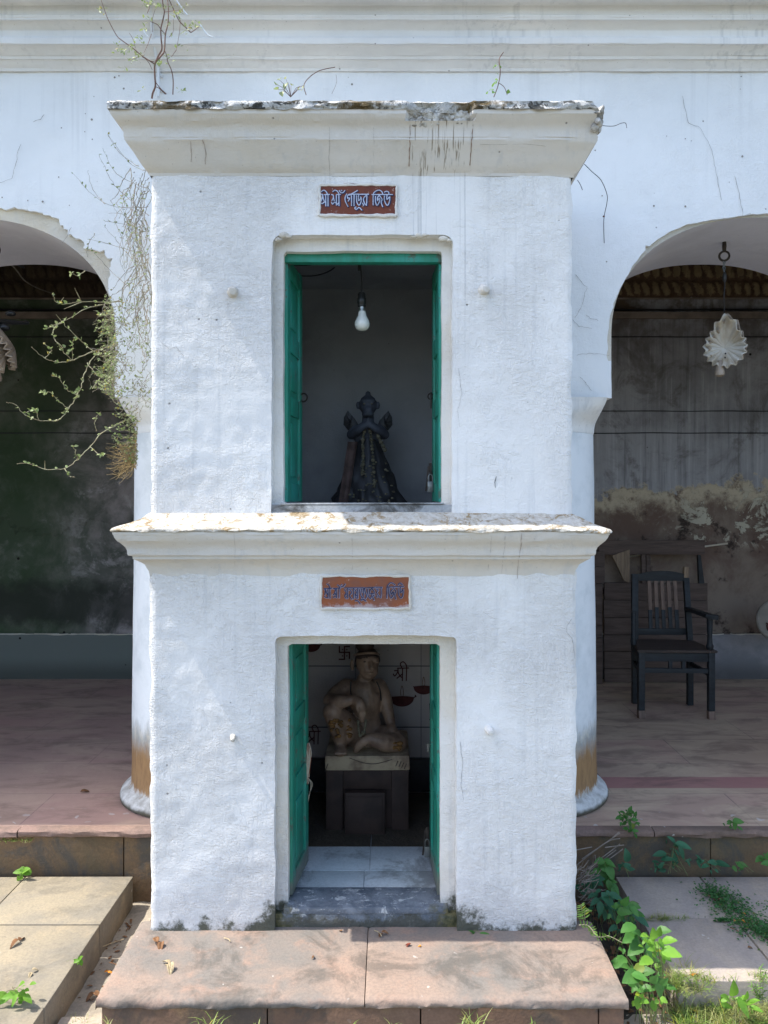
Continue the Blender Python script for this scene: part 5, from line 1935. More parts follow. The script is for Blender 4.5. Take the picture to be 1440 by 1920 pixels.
up = Vector((0, 0, 1))
rail(fl_ + up * (SZ - FZ - .035), fr_ + up * (SZ - FZ - .035), .058, .022, 'apron')
rail(Vector((fl_.x, fl_.y, SZ - .035)), Vector((rl_.x, rl_.y, SZ - .035)), .058, .022, 'apron')
rail(Vector((fr_.x, fr_.y, SZ - .035)), Vector((rr_.x, rr_.y, SZ - .035)), .058, .022, 'apron')
rail(Vector((fl_.x, fl_.y, .428)), Vector((fr_.x, fr_.y, .428)), .032, .024, 'stretcher')
rail(Vector((fl_.x, fl_.y, .40)), Vector((rl_.x, rl_.y, .40)), .030, .022, 'stretcher')
rail(Vector((fr_.x, fr_.y, .40)), Vector((rr_.x, rr_.y, .40)), .030, .022, 'stretcher')
for px in (1256, 1280):
    x = (px - PX) * 5.3 / F
    y = fl_.y + (fr_.y - fl_.y) * (x - fl_.x) / (fr_.x - fl_.x)
    B().box((x - .012, y - .010, .443), (x + .012, y + .010, SZ - .06), .002).make('spindle', 'chair', ch)
# back: crest, bottom rail, five slats
cl, cr_ = W(1192, 1083, 5.755), W(1285, 1082, 5.74)
pts = sm([cl, cl.lerp(cr_, .3) + up * .022, cl.lerp(cr_, .7) + up * .022, cr_], 6)
b = B()
v = []
for p in pts:
    v += [(p.x, p.y - .012, p.z + .022), (p.x, p.y + .012, p.z + .022), (p.x, p.y + .012, cl.z - .022), (p.x, p.y - .012, cl.z - .022)]
n = len(pts)
b.vf(v, [(i * 4 + k, i * 4 + (k + 1) % 4, (i + 1) * 4 + (k + 1) % 4, (i + 1) * 4 + k) for i in range(n - 1) for k in range(4)] + [(0, 1, 2, 3), (4 * n - 1, 4 * n - 2, 4 * n - 3, 4 * n - 4)])
b.make('crest_rail', 'chair', ch, angle=30)
bl, br = W(1192, 1184, 5.70), W(1290, 1184, 5.68)
rail(bl, br, .046, .022, 'lower_back_rail')
for i in range(5):
    u = .27 + .128 * i
    a, c = bl.lerp(br, u + .02), cl.lerp(cr_, u) + up * -.02
    mid = a.lerp(c, .42 + .05 * (i % 2))
    B().beam(mid, c, .027, .012, up=(0, 1, 0)).make('slat', 'chair_worn', ch)
    B().beam(a, mid, .028, .0125, up=(0, 1, 0)).make('slat', 'chair', ch)
# the remaining arm
a0, a1 = W(1288, 1141, 5.70), W(1336, 1157, 5.27)
b = B().beam(a0, a1 + Vector((0, 0, .0)), .045, .028, up=(0, 0, 1))
b.make('arm', 'chair', ch)
B().beam(a1 + Vector((.03, -.02, .0)), a1 + Vector((-.035, .02, .004)), .05, .03, up=(0, 0, 1)).make('arm_end', 'chair', ch)
ax, ay = fr_.x - .004, fr_.y + .01
B().lathe([(.020, SZ + .018), (.024, SZ + .03), (.026, SZ + .045), (.018, SZ + .06), (.016, SZ + .10), (.019, SZ + .16), (.021, a1.z - SZ + SZ - .015)], (ax, ay, 0), 14).make('arm_support', 'chair', ch)
B().lathe([(.018, SZ + .018), (.022, SZ + .05), (.016, SZ + .08), (.018, SZ + .24), (.015, SZ + .25)], (fl_.x - .002, fl_.y + .16, 0), 12).make('arm_support', 'chair', ch)

# plank bench back leaning behind the chair
BD = 6.30
bn = thing('plank_bench', (W(1220, 0, BD).x, BD, .1), 'broken old wooden plank bench standing against the wall behind the armchair', 'bench')


def brd(px0, px1, py0, py1, mat, name, t=.03, dd=0.0, tilt=0.0):
    a, c = W(px0, py1, BD + dd), W(px1, py0, BD + dd)
    b = B().box((a.x, BD + dd, max(a.z, .1)), (c.x, BD + dd + t, c.z), .004)
    b.v = [(x + .006 * nz(x, y, z, 6), y + tilt * (z - a.z), z + .006 * nz(z, x, y, 5)) for x, y, z in b.v]
    return b.make(name, mat, bn)


brd(1122, 1322, 1013, 1040, 'bench', 'top_rail', .04, -.03)
brd(1203, 1211, 1036, 1094, 'bench', 'upright', .03)
brd(1212, 1220, 1036, 1094, 'bench', 'upright', .03, .01)
b = B()
q = [W(1309, 1041, BD), W(1314, 1041, BD), W(1321, 1094, BD), W(1311, 1094, BD)]
b.vf(q + [p + Vector((0, .03, 0)) for p in q], [(3, 2, 1, 0), (4, 5, 6, 7), (0, 1, 5, 4), (1, 2, 6, 5), (2, 3, 7, 6), (3, 0, 4, 7)])
b.make('upright', 'chair', bn, smooth=False)
q = [W(1148, 1042, BD - .05), W(1181, 1030, BD - .05), W(1180, 1093, BD - .05), W(1170, 1088, BD - .05), W(1160, 1066, BD - .05)]
n = len(q)
b = B().vf(q + [p + Vector((0, .03, 0)) for p in q], [tuple(range(n - 1, -1, -1)), tuple(range(n, 2 * n))] + [(i, (i + 1) % n, n + (i + 1) % n, n + i) for i in range(n)])
b.make('split_board', 'bench_pale', bn, smooth=False)
lines = [1093, 1125.5, 1158, 1190, 1222, 1254, 1290]
for a, c in zip(lines[:-1], lines[1:]):
    brd(1133 + random.uniform(-1, 1), 1327 + random.uniform(-1, 1), a + .5, c - .4, 'bench', 'plank', .03, random.uniform(0, .02))
lines = [1034, 1062, 1094, 1148, 1172, 1196, 1222, 1286]
for a, c in zip(lines[:-1], lines[1:]):
    brd(1096, 1134 if a < 1090 else 1130, a + .5, c - .4, 'bench', 'plank', .03, -.06 + random.uniform(0, .01))
t = thing('pale_rod', W(1300, 1030, 6.40), 'thin pale rod lying slanted along the wall behind the broken bench', 'rod')
B().tube([W(1176, 1044, 6.40), W(1364, 1019, 6.40)], .0075, 8).make('rod', 'core', t)
t = thing('round_disc', (W(1455, 0, 6.15).x, 6.15, .30), 'round pale disc leaning on the back wall at the right edge', 'disc')
c = W(1456, 1163, 6.15)
B().lathe([(.0, .018), (.135, .018), (.152, .022), (.163, .014), (.165, .0), (.158, -.012), (0, -.012)], c, 40, axis=(-.05, -1, .12)).make('plate', 'disc', t)
b = B()
for pts in ([(1437, 1168), (1442, 1172), (1448, 1168)], [(1440, 1176), (1446, 1180), (1452, 1176)], [(1438, 1172), (1440, 1182)]):
    b.tube([W(a, d_, 6.125) for a, d_ in pts], .006, 5)
b.make('painted_mark', 'redpaint', t)


# ------------------------------------------------------------------ ruffled glass shades hanging in the arches
def glass_shade(c, axis, mat, tall, parent, name='glass_shade'):
    """shallow fluted bowl with a pinched upper lip; the mouth looks along axis"""
    n, m_ = 120, 12
    q = Vector((0, -1, 0)).rotation_difference(Vector(axis).normalized())
    v, f = [], []
    for j in range(m_ + 1):
        t_ = j / m_
        for i in range(n):
            a = 6.28318 * i / n
            up_ = max(0.0, math.sin(a)) ** 9
            Rm = .104 * (1 + tall * up_)
            ruf = math.sin(a * 17 + .6 * math.sin(3 * a)) * t_ ** 2.5
            r = Rm * t_ * (1 + .085 * ruf)
            y = .055 * (1 - t_ ** 1.6) + .011 * ruf * t_ + .004 * math.sin(5 * a) * t_ + .003 * math.sin(17 * a) * t_
            p = Vector((r * math.cos(a), y, r * math.sin(a)))
            v.append(Vector(c) + q @ p)
    for j in range(m_):
        for i in range(n):
            f.append((j * n + i, j * n + (i + 1) % n, (j + 1) * n + (i + 1) % n, (j + 1) * n + i))
    o = B().vf(v, f).make(name, mat, parent, angle=80)
    md = o.modifiers.new('thick', 'SOLIDIFY')
    md.thickness = .004
    return o


def hanging_lamp(top, c, axis, mat, label, tall=.62, wire=True):
    t = thing('hanging_lamp', c, label, 'hanging lamp')
    top, c = Vector(top), Vector(c)
    B().lathe([(.010, .055), (.012, .03), (.009, .0)], top + Vector((0, 0, .022)), 10).make('ceiling_hook', 'iron', t)
    ring(top, .025, .006, 20, (0.25, 1, 0)).make('iron_ring', 'iron', t)
    b = B()
    z0 = top.z - .028
    for i in range(4):
        o = .006 * (-1) ** i
        b.tube([(top.x + o, top.y, z0), (top.x - o, top.y + .004, z0 - .035), (top.x + o * .3, top.y, z0 - .06)], .0035, 6)
    b.make('twisted_wire', 'steel', t)
    B().ball((top.x + .002, top.y, z0 - .085), (.012, .010, .028), n=10, m=7).make('wire_joint', 'bakelite', t)
    B().tube(sm([(top.x, top.y, z0 - .055), (top.x + .003, top.y, z0 - .12), (top.x - .002, top.y, z0 - .20), (c.x + .006, c.y + .02, c.z + .20), (c.x + .002, c.y + .03, c.z + .14)], 4), .0028, 6).make('cord', 'cord', t)
    glass_shade(c, axis, mat, tall, t)
    d = Vector(axis).normalized()
    glass_shade(c - d * .030 + Vector((.012, .0, .004)), axis + Vector((.28, 0, -.06)), 'shade_tan', tall * .95, t, 'back_shade')
    B().lathe([(.012, .02), (.020, .0), (.022, -.03), (.026, -.045), (.024, -.060), (.010, -.068)], c + Vector((-.012, .035, -.082)), 16).make('lamp_holder', 'shade_tan', t)
    b = B()
    b.ball(c + d * -.028 + Vector((.004, 0, -.03)), .005, n=8, m=6)
    b.ball(c + d * -.020 + Vector((.002, 0, -.052)), .005, n=8, m=6)
    b.make('screw', 'cord', t)
    return t


rc = W(1359, 652, 4.10)
hanging_lamp(W(1358, 480, 4.10), rc, Vector((-.42, -1, -.15)), 'shade', 'white ruffled glass lamp hanging from an iron ring in the right arch')
lc = W(-8, 662, 4.10)
hanging_lamp(W(-8, 470, 4.10), lc, Vector((-.85, -.35, -.25)), 'shade_tan', 'tan ruffled glass lamp cut by the left edge of the photo', .5)
# dark bracket behind the left lamp
t = thing('iron_bracket', W(20, 600, 4.3), 'dark iron bracket beside the tan lamp in the left arch', 'bracket')
b = B()
b.tube([W(-20, 604, 4.12), W(14, 604, 4.2), W(52, 606, 4.3)], [.02, .014, .009], 8)
b.ball(W(20, 588, 4.2), (.028, .02, .016))
b.ball(W(48, 605, 4.3), (.022, .012, .012))
b.ball(W(8, 614, 4.15), (.03, .02, .02))
b.make('bracket', 'bakelite', t)
t = thing('electric_cable', W(30, 490, 4.4), 'dark cable sagging below the left arch toward the corner', 'cable')
B().tube(sm([W(-30, 470, 4.3), W(20, 492, 4.48), W(46, 502, 4.52)], 5), .005, 6).make('cable', 'cord', t)
B().tube(sm([W(-10, 478, 4.4), W(25, 500, 4.6), W(45, 525, 4.9), W(70, 540, 5.2), W(98, 550, 5.6)], 5), .004, 6).make('cable', 'stem', t)


# ------------------------------------------------------------------ dry vine down the left side of the shrine
random.seed(33)
vine = thing('climbing_vine', W(262, 560, 3.4), 'dry tangled vine with tiny leaves hanging down the left side of the shrine', 'vine')
bs, bl_, bst, bpale = B(), B(), B(), B()


def rdir(up=0.2):
    return Vector((random.uniform(-1, 1), random.uniform(-1, .3), random.uniform(-.6, .8) + up)).normalized()


def sprig(b, p, k=2, s=1.0, mat=None):
    for i in range(k):
        L = random.uniform(.008, .017) * s
        b.leaf(p, rdir(), L, L * random.uniform(.5, .8), up=rdir(.6), n=3, droop=.2)


def branch(pts, r0, r1, lf=5, leafp=.6, to=None, s=1.0):
    P_ = sm(pts, 5)
    n = len(P_)
    P_ = [p + Vector((.007 * nz(i * .7, 1, p.z, 3), .006 * nz(i * .7, 5, p.x, 3), .007 * nz(i * .7, 9, p.y, 3))) for i, p in enumerate(P_)]
    (to or bs).tube(P_, [(r0 + (r1 - r0) * i / (n - 1)) * (random.uniform(.75, 1.1) if i % 5 else 1.45) for i in range(n)], 5)
    for i in range(2, n):
        if random.random() < leafp:
            sprig(bl_, P_[i], random.randint(1, lf), s)
    return P_


ZA = lambda pts, d0, d1: [W(x / 3.428, 400 + y / 3.428, d0 + (d1 - d0) * i / (len(pts) - 1)) for i, (x, y) in enumerate(pts)]
ZB = lambda pts, d0, d1: [W(130 + x / 2.704, 230 + y / 2.704, d0 + (d1 - d0) * i / (len(pts) - 1)) for i, (x, y) in enumerate(pts)]
# the long shoots that reach into the arch
for pts in ([(760, 840), (590, 890), (470, 945), (360, 955), (290, 930), (205, 860)], [(640, 880), (570, 970), (530, 1080), (500, 1165), (440, 1255), (370, 1330), (250, 1330), (160, 1290), (100, 1230), (45, 1215)],
            [(800, 1330), (730, 1370), (650, 1420), (580, 1500), (500, 1580), (415, 1640), (290, 1645), (190, 1605), (110, 1610)], [(780, 560), (690, 570), (520, 570), (380, 580), (335, 520)],
            [(760, 560), (640, 590), (540, 620), (400, 700), (290, 745)], [(700, 940), (590, 880), (500, 800), (410, 710)]):
    P_ = branch(ZA(pts, 3.50, 3.30), .0027, .0012, 3, .35, bpale, 1.3)
for pts in ([(290, 930), (330, 880), (285, 840)], [(470, 945), (400, 880), (370, 830)], [(500, 1165), (430, 1130), (380, 1060), (335, 1045)], [(440, 1255), (375, 1200), (320, 1150), (280, 1160)], [(250, 1330), (225, 1265), (160, 1285)], [(580, 1500), (640, 1550), (660, 1560)],
            [(500, 1580), (480, 1520), (470, 1490)], [(290, 1645), (285, 1590)], [(415, 1640), (450, 1690), (480, 1695)], [(400, 700), (360, 650)], [(520, 570), (480, 480)], [(545, 370), (500, 400), (460, 385)], [(620, 1400), (610, 1330), (650, 1275)], [(380, 580), (410, 540)], [(520, 570), (410, 615)],
            [(640, 1060), (600, 1120)], [(560, 960), (640, 1050), (680, 1040)], [(400, 700), (345, 740), (350, 810), (420, 870)], [(470, 945), (465, 860), (470, 820)]):
    branch(ZA(pts, 3.40, 3.32), .0018, .0009, 3, .5, bpale, 1.3)
# shoots over the wall
for pts in ([(405, 470), (260, 350), (200, 270), (150, 165)], [(400, 425), (280, 430), (180, 410), (80, 330), (10, 250)], [(330, 650), (180, 610), (90, 590)], [(350, 220), (250, 150), (195, 60)], [(380, 240), (300, 200), (195, 60)], [(390, 330), (240, 260), (170, 130)],
            [(300, 830), (180, 720), (110, 640)], [(350, 560), (280, 470), (200, 460)], [(320, 690), (240, 600), (180, 530)], [(180, 410), (120, 340), (95, 240)], [(390, 700), (300, 520), (270, 430)], [(380, 600), (330, 530), (180, 500)], [(130, 560), (95, 620), (90, 680)]):
    branch(ZB(pts, 3.45, 3.62), .0014, .0006, 2, .4, bs)
# hanging strands and the tangle
for i in range(75):
    x, y = random.uniform(310, 410), random.uniform(230, 950)
    d = random.uniform(3.05, 3.6)
    pts = [(x, y)]
    a = random.uniform(-.5, .8)
    for j in range(random.randint(3, 6)):
        x += random.uniform(-45, 32)
        y += random.uniform(15, 95)
        pts.append((min(x, 416), y))
    branch(ZB(pts, d, d + random.uniform(-.1, .1)), random.uniform(.0011, .0021), .0007, 2, .14, bs, .8)
for i in range(150):
    t_ = random.random()
    y = 880 + 560 * t_ ** .9
    x = random.uniform(170, 410) if y < 1380 else random.uniform(230, 400)
    d = random.uniform(3.15, 3.6)
    pts = [(x, y)]
    for j in range(random.randint(2, 4)):
        x += random.uniform(-40, 40)
        y += random.uniform(-40, 55)
        pts.append((min(x, 418), y))
    branch(ZB(pts, d, d), random.uniform(.0008, .0016), .0005, 2, .22, bs if random.random() < .75 else bpale, .85)
# leafy mass in the arch edge
for i in range(110):
    x, y = random.gauss(185, 45), random.uniform(950, 1370)
    if x > 235:
        x = 470 - x
    d = random.uniform(3.3, 3.6)
    pts = [(225 + random.uniform(-10, 20), y + random.uniform(-40, 40)), ((x + 225) / 2, y + random.uniform(-20, 20)), (x, y)]
    branch(ZB(pts, d, d - .05), .0013, .0006, 2, .42, bpale if random.random() < .5 else bs, 1.05)
for i in range(45):
    x, y = random.uniform(215, 335), random.uniform(1450, 1720)
    pts = [(345, y + random.uniform(-30, 30)), ((x + 345) / 2, y + random.uniform(-15, 25)), (x, y)]
    branch(ZB(pts, 3.45, 3.38), .0013, .0006, 2, .42, bpale if random.random() < .5 else bs, 1.05)
# dead brown knot
for i in range(75):
    y = random.uniform(1640, 1800)
    pts = [(340, random.uniform(1560, 1760)), (random.uniform(250, 320), y), (random.uniform(180, 290), y + random.uniform(-40, 40))]
    P_ = sm(ZB(pts, 3.45, 3.36), 4)
    bst.tube(P_, [.0013 - .0009 * k / (len(P_) - 1) for k in range(len(P_))], 4)
bs.make('stem', 'stem', vine)
bpale.make('shoot', 'stem_pale', vine)
bst.make('dead_knot', 'straw', vine)
bl_.make('leaf_foliage', 'leaf_vine', vine)

# vine rooted on the top of the shrine
tv = thing('rooftop_vine', W(285, 184, 3.2), 'leggy leafy vine growing up from the left end of the shrine top', 'vine')
bs2, bl2 = B(), B()
ZC = lambda pts, d0, d1: [W(130 + x / 5.333, y / 5.333, d0 + (d1 - d0) * i / (len(pts) - 1)) for i, (x, y) in enumerate(pts)]
for pts, r in (([(825, 985), (835, 930), (860, 860), (855, 760), (855, 650), (890, 560), (925, 490), (918, 390), (915, 290), (935, 200), (950, 120), (935, 40), (930, -60)], .0042), ([(970, 942), (915, 890), (865, 825)], .0026), ([(960, 940), (900, 885), (855, 865)], .0022), ([(870, 615), (920, 555), (950, 505), (960, 350), (985, 240), (992, 120), (985, 20), (990, -60)], .0036),
               ([(1035, 945), (1038, 800), (1020, 700), (985, 620), (975, 560), (955, 510)], .0026), ([(850, 640), (790, 600), (730, 560), (620, 470), (520, 400), (470, 350), (390, 200), (345, 80), (310, -20)], .0024), ([(850, 620), (800, 605), (730, 570)], .0018), ([(730, 560), (790, 620), (830, 700)], .0016),
               ([(1215, 325), (1160, 270), (1100, 210), (1050, 110), (1000, 0), (980, -50)], .0024), ([(1215, 325), (1260, 295), (1310, 250)], .002), ([(1070, 500), (1020, 570)], .0014), ([(1110, 200), (1100, 330), (1070, 500)], .0014), ([(915, 295), (880, 245), (810, 215)], .002), ([(915, 295), (960, 340)], .0022),
               ([(820, 340), (790, 430), (745, 530)], .0014), ([(750, 550), (640, 590), (610, 610)], .0014), ([(660, 480), (640, 400), (600, 330)], .0012), ([(780, 130), (800, 60), (740, 10)], .0016), ([(950, 120), (1020, 110), (1110, 100)], .0016), ([(1000, 370), (1040, 310), (1040, 190)], .0012), ([(830, 320), (830, 200), (860, 90)], .0014)):
    P_ = sm(ZC(pts, 3.15, 3.05 + random.uniform(0, .15)), 5)
    n = len(P_)
    bs2.tube(P_, [r * (1 - .45 * i / (n - 1)) for i in range(n)], 6)
for x, y, k in ((340, 110, 9), (800, 60, 12), (870, 60, 12), (760, 20, 8), (790, 190, 7), (760, 285, 5), (680, 380, 7), (640, 460, 9), (710, 430, 6), (520, 500, 7), (560, 520, 6), (660, 550, 6), (720, 560, 5), (630, 600, 5), (1010, 250, 9), (1050, 160, 8), (1110, 130, 6), (1150, 70, 5), (1190, 250, 8), (1230, 260, 7), (1290, 265, 7), (1160, 330, 5), (1120, 490, 5), (920, 640, 6), (580, 700, 4), (720, 910, 3), (990, 590, 5), (1100, 900, 6), (880, 630, 4), (960, 70, 6), (1000, 350, 4), (480, 440, 4)):
    for i in range(k):
        p = W(130 + (x + random.gauss(0, 28)) / 5.333, (y + random.gauss(0, 16)) / 5.333, 3.10 + random.uniform(-.04, .04))
        L = random.uniform(.010, .020)
        bl2.leaf(p, rdir(), L, L * .5, up=rdir(.6), n=3)
bs2.make('stem', 'stem_brown', tv)
bl2.make('leaf_foliage', 'leaf_vine', tv)
b = B()
b.tube(sm(ZC([(1310, 250), (1380, 345), (1440, 372)], 3.1, 3.1), 5), [.003] * 11, 6)
b.tube(sm(ZC([(1070, 0), (1130, 90), (1180, 150)], 3.1, 3.1), 5), [.003] * 11, 6)
b.tube(sm(ZC([(740, 290), (760, 340), (790, 370)], 3.1, 3.1), 5), [.0022] * 11, 6)
b.make('dead_twig', 'pipe', tv)

# two small plants on the roof edge
t = thing('roof_seedling', W(530, 178, 2.9), 'small pale green leafy seedling on the shrine top left of centre', 'plant')
bA, bB = B(), B()
base = W(545, 182, 2.86)
for px, py, L in ((524, 150, .030), (516, 158, .032), (530, 163, .036), (540, 155, .028), (546, 160, .024), (522, 168, .032), (527, 172, .03), (536, 148, .02), (562, 162, .02), (570, 160, .022), (567, 168, .016)):
    p = W(px, py, 2.86 + random.uniform(-.02, .02))
    bA.tube([base.lerp(p, .0), base.lerp(p, .6) + Vector((0, 0, .01)), p], [.0012, .001, .0006], 4)
    bB.leaf(p, Vector((random.uniform(-.6, .6), -.7, random.uniform(-1, .1))), L, L * .62, n=5, up=rdir(.8))
bA.tube(sm([W(574, 178, 2.86), W(570, 160, 2.86), W(580, 145, 2.87), W(600, 132, 2.88), W(628, 126, 2.9)], 5), .0016, 5)
bA.tube(sm([W(630, 140, 2.9), W(631, 155, 2.89), W(622, 176, 2.88)], 5), .0006, 4)
bA.make('stem', 'stem_brown', t)
bB.make('leaf_foliage', 'leaf_vine', t)
t = thing('roof_seedling', W(922, 178, 2.9), 'spindly yellow green seedling on the shrine top right of centre', 'plant')
bA, bB = B(), B()
bA.tube(sm([W(926, 182, 2.85), W(934, 160, 2.85), W(938, 135, 2.85), W(936, 112, 2.85), W(944, 98, 2.86)], 5), .0018, 5)
bA.tube(sm([W(934, 155, 2.85), W(945, 163, 2.85), W(951, 178, 2.85)], 5), .0012, 5)
for px, py, L in ((917, 170, .026), (923, 164, .026), (927, 172, .028), (914, 176, .02), (926, 128, .024), (931, 122, .018), (932, 155, .022), (928, 148, .018), (950, 176, .022), (952, 172, .018), (934, 140, .014), (940, 128, .014)):
    bB.leaf(W(px, py, 2.85), Vector((random.uniform(-.7, .7), -.6, random.uniform(-.4, .9))), L, L * .55, n=5, up=rdir(.8))
bA.make('stem', 'stem_brown', t)
bB.make('leaf_foliage', 'leaf_fern', t)

# dangling rootlets on the right of the cornice
t = thing('dangling_rootlet', W(1130, 380, 3.4), 'long thin dark rootlet curving down the wall under the right cornice end', 'rootlet')
B().tube(sm([W(1096, 308, 3.3), W(1110, 322, 3.4), W(1127, 338, 3.5), W(1138, 364, 3.6), W(1138, 380, 3.65), W(1133, 405, 3.69), W(1132, 425, 3.7), W(1133, 456, 3.7)], 5), .0017, 5).make('root', 'cord', t)
B().ball(W(1132, 406, 3.69), (.006, .004, .004), n=8, m=6).make('node', 'stem_brown', t)
t = thing('dangling_rootlet', W(1150, 236, 3.3), 'short thin rootlet sticking out sideways from the broken right cornice end', 'rootlet')
B().tube(sm([W(1118, 232, 3.0), W(1135, 236, 3.1), W(1152, 236, 3.2), W(1165, 231, 3.25), W(1173, 231, 3.3), W(1175, 240, 3.3)], 5), .0013, 5).make('root', 'cord', t)
t = thing('dangling_rootlet', W(1088, 346, 3.2), 'tiny thin rootlet below the right cornice corner of the shrine', 'rootlet')
B().tube(sm([W(1083, 338, 3.1), W(1088, 346, 3.15), W(1092, 356, 3.2)], 4), .0013, 5).make('root', 'cord', t)

# ------------------------------------------------------------------ plants around the step
random.seed(58)
ZP = lambda x, y: (1080 + x / 5.333, 1560 + y / 5.333)


MT['stem_green'] = plain('green_stem', (0.13, 0.20, 0.06), 0.7, 0.5, 40, second=(0.16, 0.10, 0.06))


def plant(name, label, base, leaves, mat, stem='stem_green', group=None, hair=None, r=.0028, serr=0.0, flat=.5, droop=.25, kw=.62):
    """leaves: (px, py, d, length in px of the photo, heading in degrees in the picture)"""
    base = Vector(base)
    t = thing(name, base, label, 'plant', group)
    s_, l_ = B(), B()
    cx = sum(W(p[0], p[1], p[2]).x for p in leaves) / len(leaves)
    for px, py, d, L, ang in leaves:
        c = W(px, py, d)
        Lm = L * d / F
        a = R(ang)
        dr = Vector((math.cos(a), -flat - .15 * random.random(), math.sin(a))).normalized()
        p0 = c - dr * Lm * .5
        upv = Vector((random.uniform(-.25, .25), -.55 + random.uniform(-.3, .3), 1.0)).normalized()
        if abs(upv.dot(dr)) > .9:
            upv = Vector((0, -1, .2))
        l_.leaf(p0, dr, Lm, Lm * kw, up=upv, n=8, fold=.22, droop=droop, serr=serr)
        mid = base.lerp(p0, .6) + Vector((0, 0, .02))
        mid.x = base.x + (p0.x - base.x) * .45
        s_.tube(sm([base + Vector((random.uniform(-.05, .05), random.uniform(-.05, .05), 0)), mid, p0], 5), [.55 * r * (1 - .5 * i / 10) for i in range(11)], 5)
        if Lm > .02:
            for q in range(2):
                L2 = Lm * random.uniform(.35, .7)
                p2 = p0 + Vector((random.uniform(-.5, .5) * Lm, random.uniform(0, .8) * Lm, random.uniform(-.9, .1) * Lm))
                a2 = random.uniform(0, 6.28)
                l_.leaf(p2, Vector((math.cos(a2), -.4, .7 * math.sin(a2))), L2, L2 * kw, up=upv, n=8, fold=.22, droop=droop, serr=serr)
    s_.make('stem', stem, t)
    l_.make('leaf_foliage', mat, t, angle=80)
    return t


def zl(lst, d):
    return [(*ZP(x, y), d + random.uniform(-.04, .04), L / 5.333, a) for x, y, L, a in lst]


plant('broadleaf_weed', 'big sunlit weed with broad toothed bright green leaves at the step corner', (0.93, 2.60, -.23),
      zl([(720, 1090, 130, 130), (780, 1030, 150, 100), (925, 1080, 160, 40), (800, 1140, 120, 200), (950, 1200, 200, 10), (900, 1240, 130, -20), (705, 1285, 170, 170), (860, 1130, 90, -40), (830, 1010, 120, 80), (690, 1030, 110, 150)], 2.56), 'leaf_bright', serr=.06, group=None)
plant('broadleaf_weed', 'large mid green weed leaves below and left of the sunlit weed', (0.90, 2.66, -.23),
      zl([(525, 950, 190, 175), (545, 1050, 190, 185), (600, 1160, 210, 190), (640, 1020, 160, 120), (440, 1300, 180, 190), (690, 1390, 180, 30), (560, 1510, 150, -30), (465, 1180, 130, 120), (760, 1200, 190, -60), (850, 1420, 90, 20), (720, 1250, 150, 200), (820, 1290, 110, 0), (870, 980, 150, 30), (500, 1340, 110, 150), (640, 1470, 120, -60)], 2.70), 'leaf_mid', serr=.06)
plant('broadleaf_weed', 'low weed with pale drooping leaves at the foot of the sunlit weed', (0.89, 2.56, -.23),
      zl([(840, 1555, 190, -80), (660, 1570, 130, 170), (720, 1560, 130, 20), (560, 1445, 230, 175), (640, 1440, 170, 5), (780, 1480, 130, 60), (880, 1500, 110, 50)], 2.54), 'leaf_mid', serr=.03)
plant('round_leaf_seedling', 'small seedling with round lime green leaves by the step end', (0.885, 2.53, -.23),
      zl([(620, 1715, 110, -95), (690, 1690, 80, 10), (655, 1640, 60, 60), (780, 1740, 100, -70), (620, 1620, 60, 160), (880, 1680, 80, -10)], 2.50), 'leaf_bright', kw=.8, r=.0016)
plant('dark_leaf_weed', 'dark bluish green pointed weed leaves in the shade beside the shrine', (0.91, 3.05, -.23),
      zl([(240, 765, 140, 255), (330, 685, 200, -40), (400, 640, 150, -10), (370, 825, 140, -60), (430, 740, 150, 60), (620, 835, 200, -30), (660, 880, 170, -20), (290, 830, 110, -90), (320, 630, 100, 160), (190, 690, 130, 190), (370, 960, 110, 190), (540, 880, 120, 10)], 3.02), 'leaf_dark', kw=.5, r=.002)
plant('mid_leaf_weed', 'weed with soft mid green leaves overlapping the path edge', (0.95, 3.0, -.23),
      zl([(480, 795, 150, 20), (580, 735, 130, 10), (490, 700, 130, 60), (520, 770, 110, -30), (590, 790, 120, -40), (440, 860, 110, 200), (640, 820, 100, 0), (450, 690, 90, 120)], 2.95), 'leaf_mid', r=.002)
plant('upright_weed', 'upright leafy weed rising against the shaded verandah riser', (0.955, 3.32, -.23),
      zl([(240, 290, 120, 170), (335, 305, 130, -10), (345, 400, 160, -60), (280, 430, 160, -80), (360, 490, 100, 20), (395, 560, 140, -40), (200, 390, 100, 180), (300, 340, 90, 100), (330, 530, 100, -90), (380, 600, 90, -60)], 3.28), 'leaf_mid', r=.0022)
plant('dark_leaf_weed', 'lowest dark weed leaves behind the dead twigs beside the shrine', (0.88, 3.30, -.23),
      zl([(210, 465, 150, 30), (115, 535, 120, 60), (160, 480, 110, 150), (240, 500, 100, -30), (130, 580, 100, 250)], 3.25), 'leaf_dark', r=.002)
# fern-like sprays beside the step
t = thing('fern_spray', (0.80, 2.80, -.12), 'bright fern-like spray leaning over the right end of the step', 'plant')
s_, l_ = B(), B()
for pts in ([(30, 930), (110, 930), (160, 975), (185, 1020)], [(180, 1045), (270, 1050), (330, 1040), (460, 1105)], [(70, 850), (60, 790), (50, 730)], [(90, 880), (90, 800), (130, 780)]):
    P_ = sm([W(*ZP(x, y), 2.80 - .02 * i) for i, (x, y) in enumerate(pts)], 6)
    s_.tube(P_, .0012, 5)
    n = len(P_)
    for i in range(1, n):
        d = (P_[i] - P_[i - 1]).normalized()
        for sg in (-1, 1):
            sd = Vector((-d.z, -.3, d.x)) * sg
            if i % 2:
                continue
            L = .027 * (1 - .4 * i / n)
            l_.leaf(P_[i], (sd + d * .25), L, L * .2, up=(0, -1, .3), n=5, droop=.25)
s_.make('stem', 'stem_pale', t)
l_.make('leaf_foliage', 'leaf_fern', t)
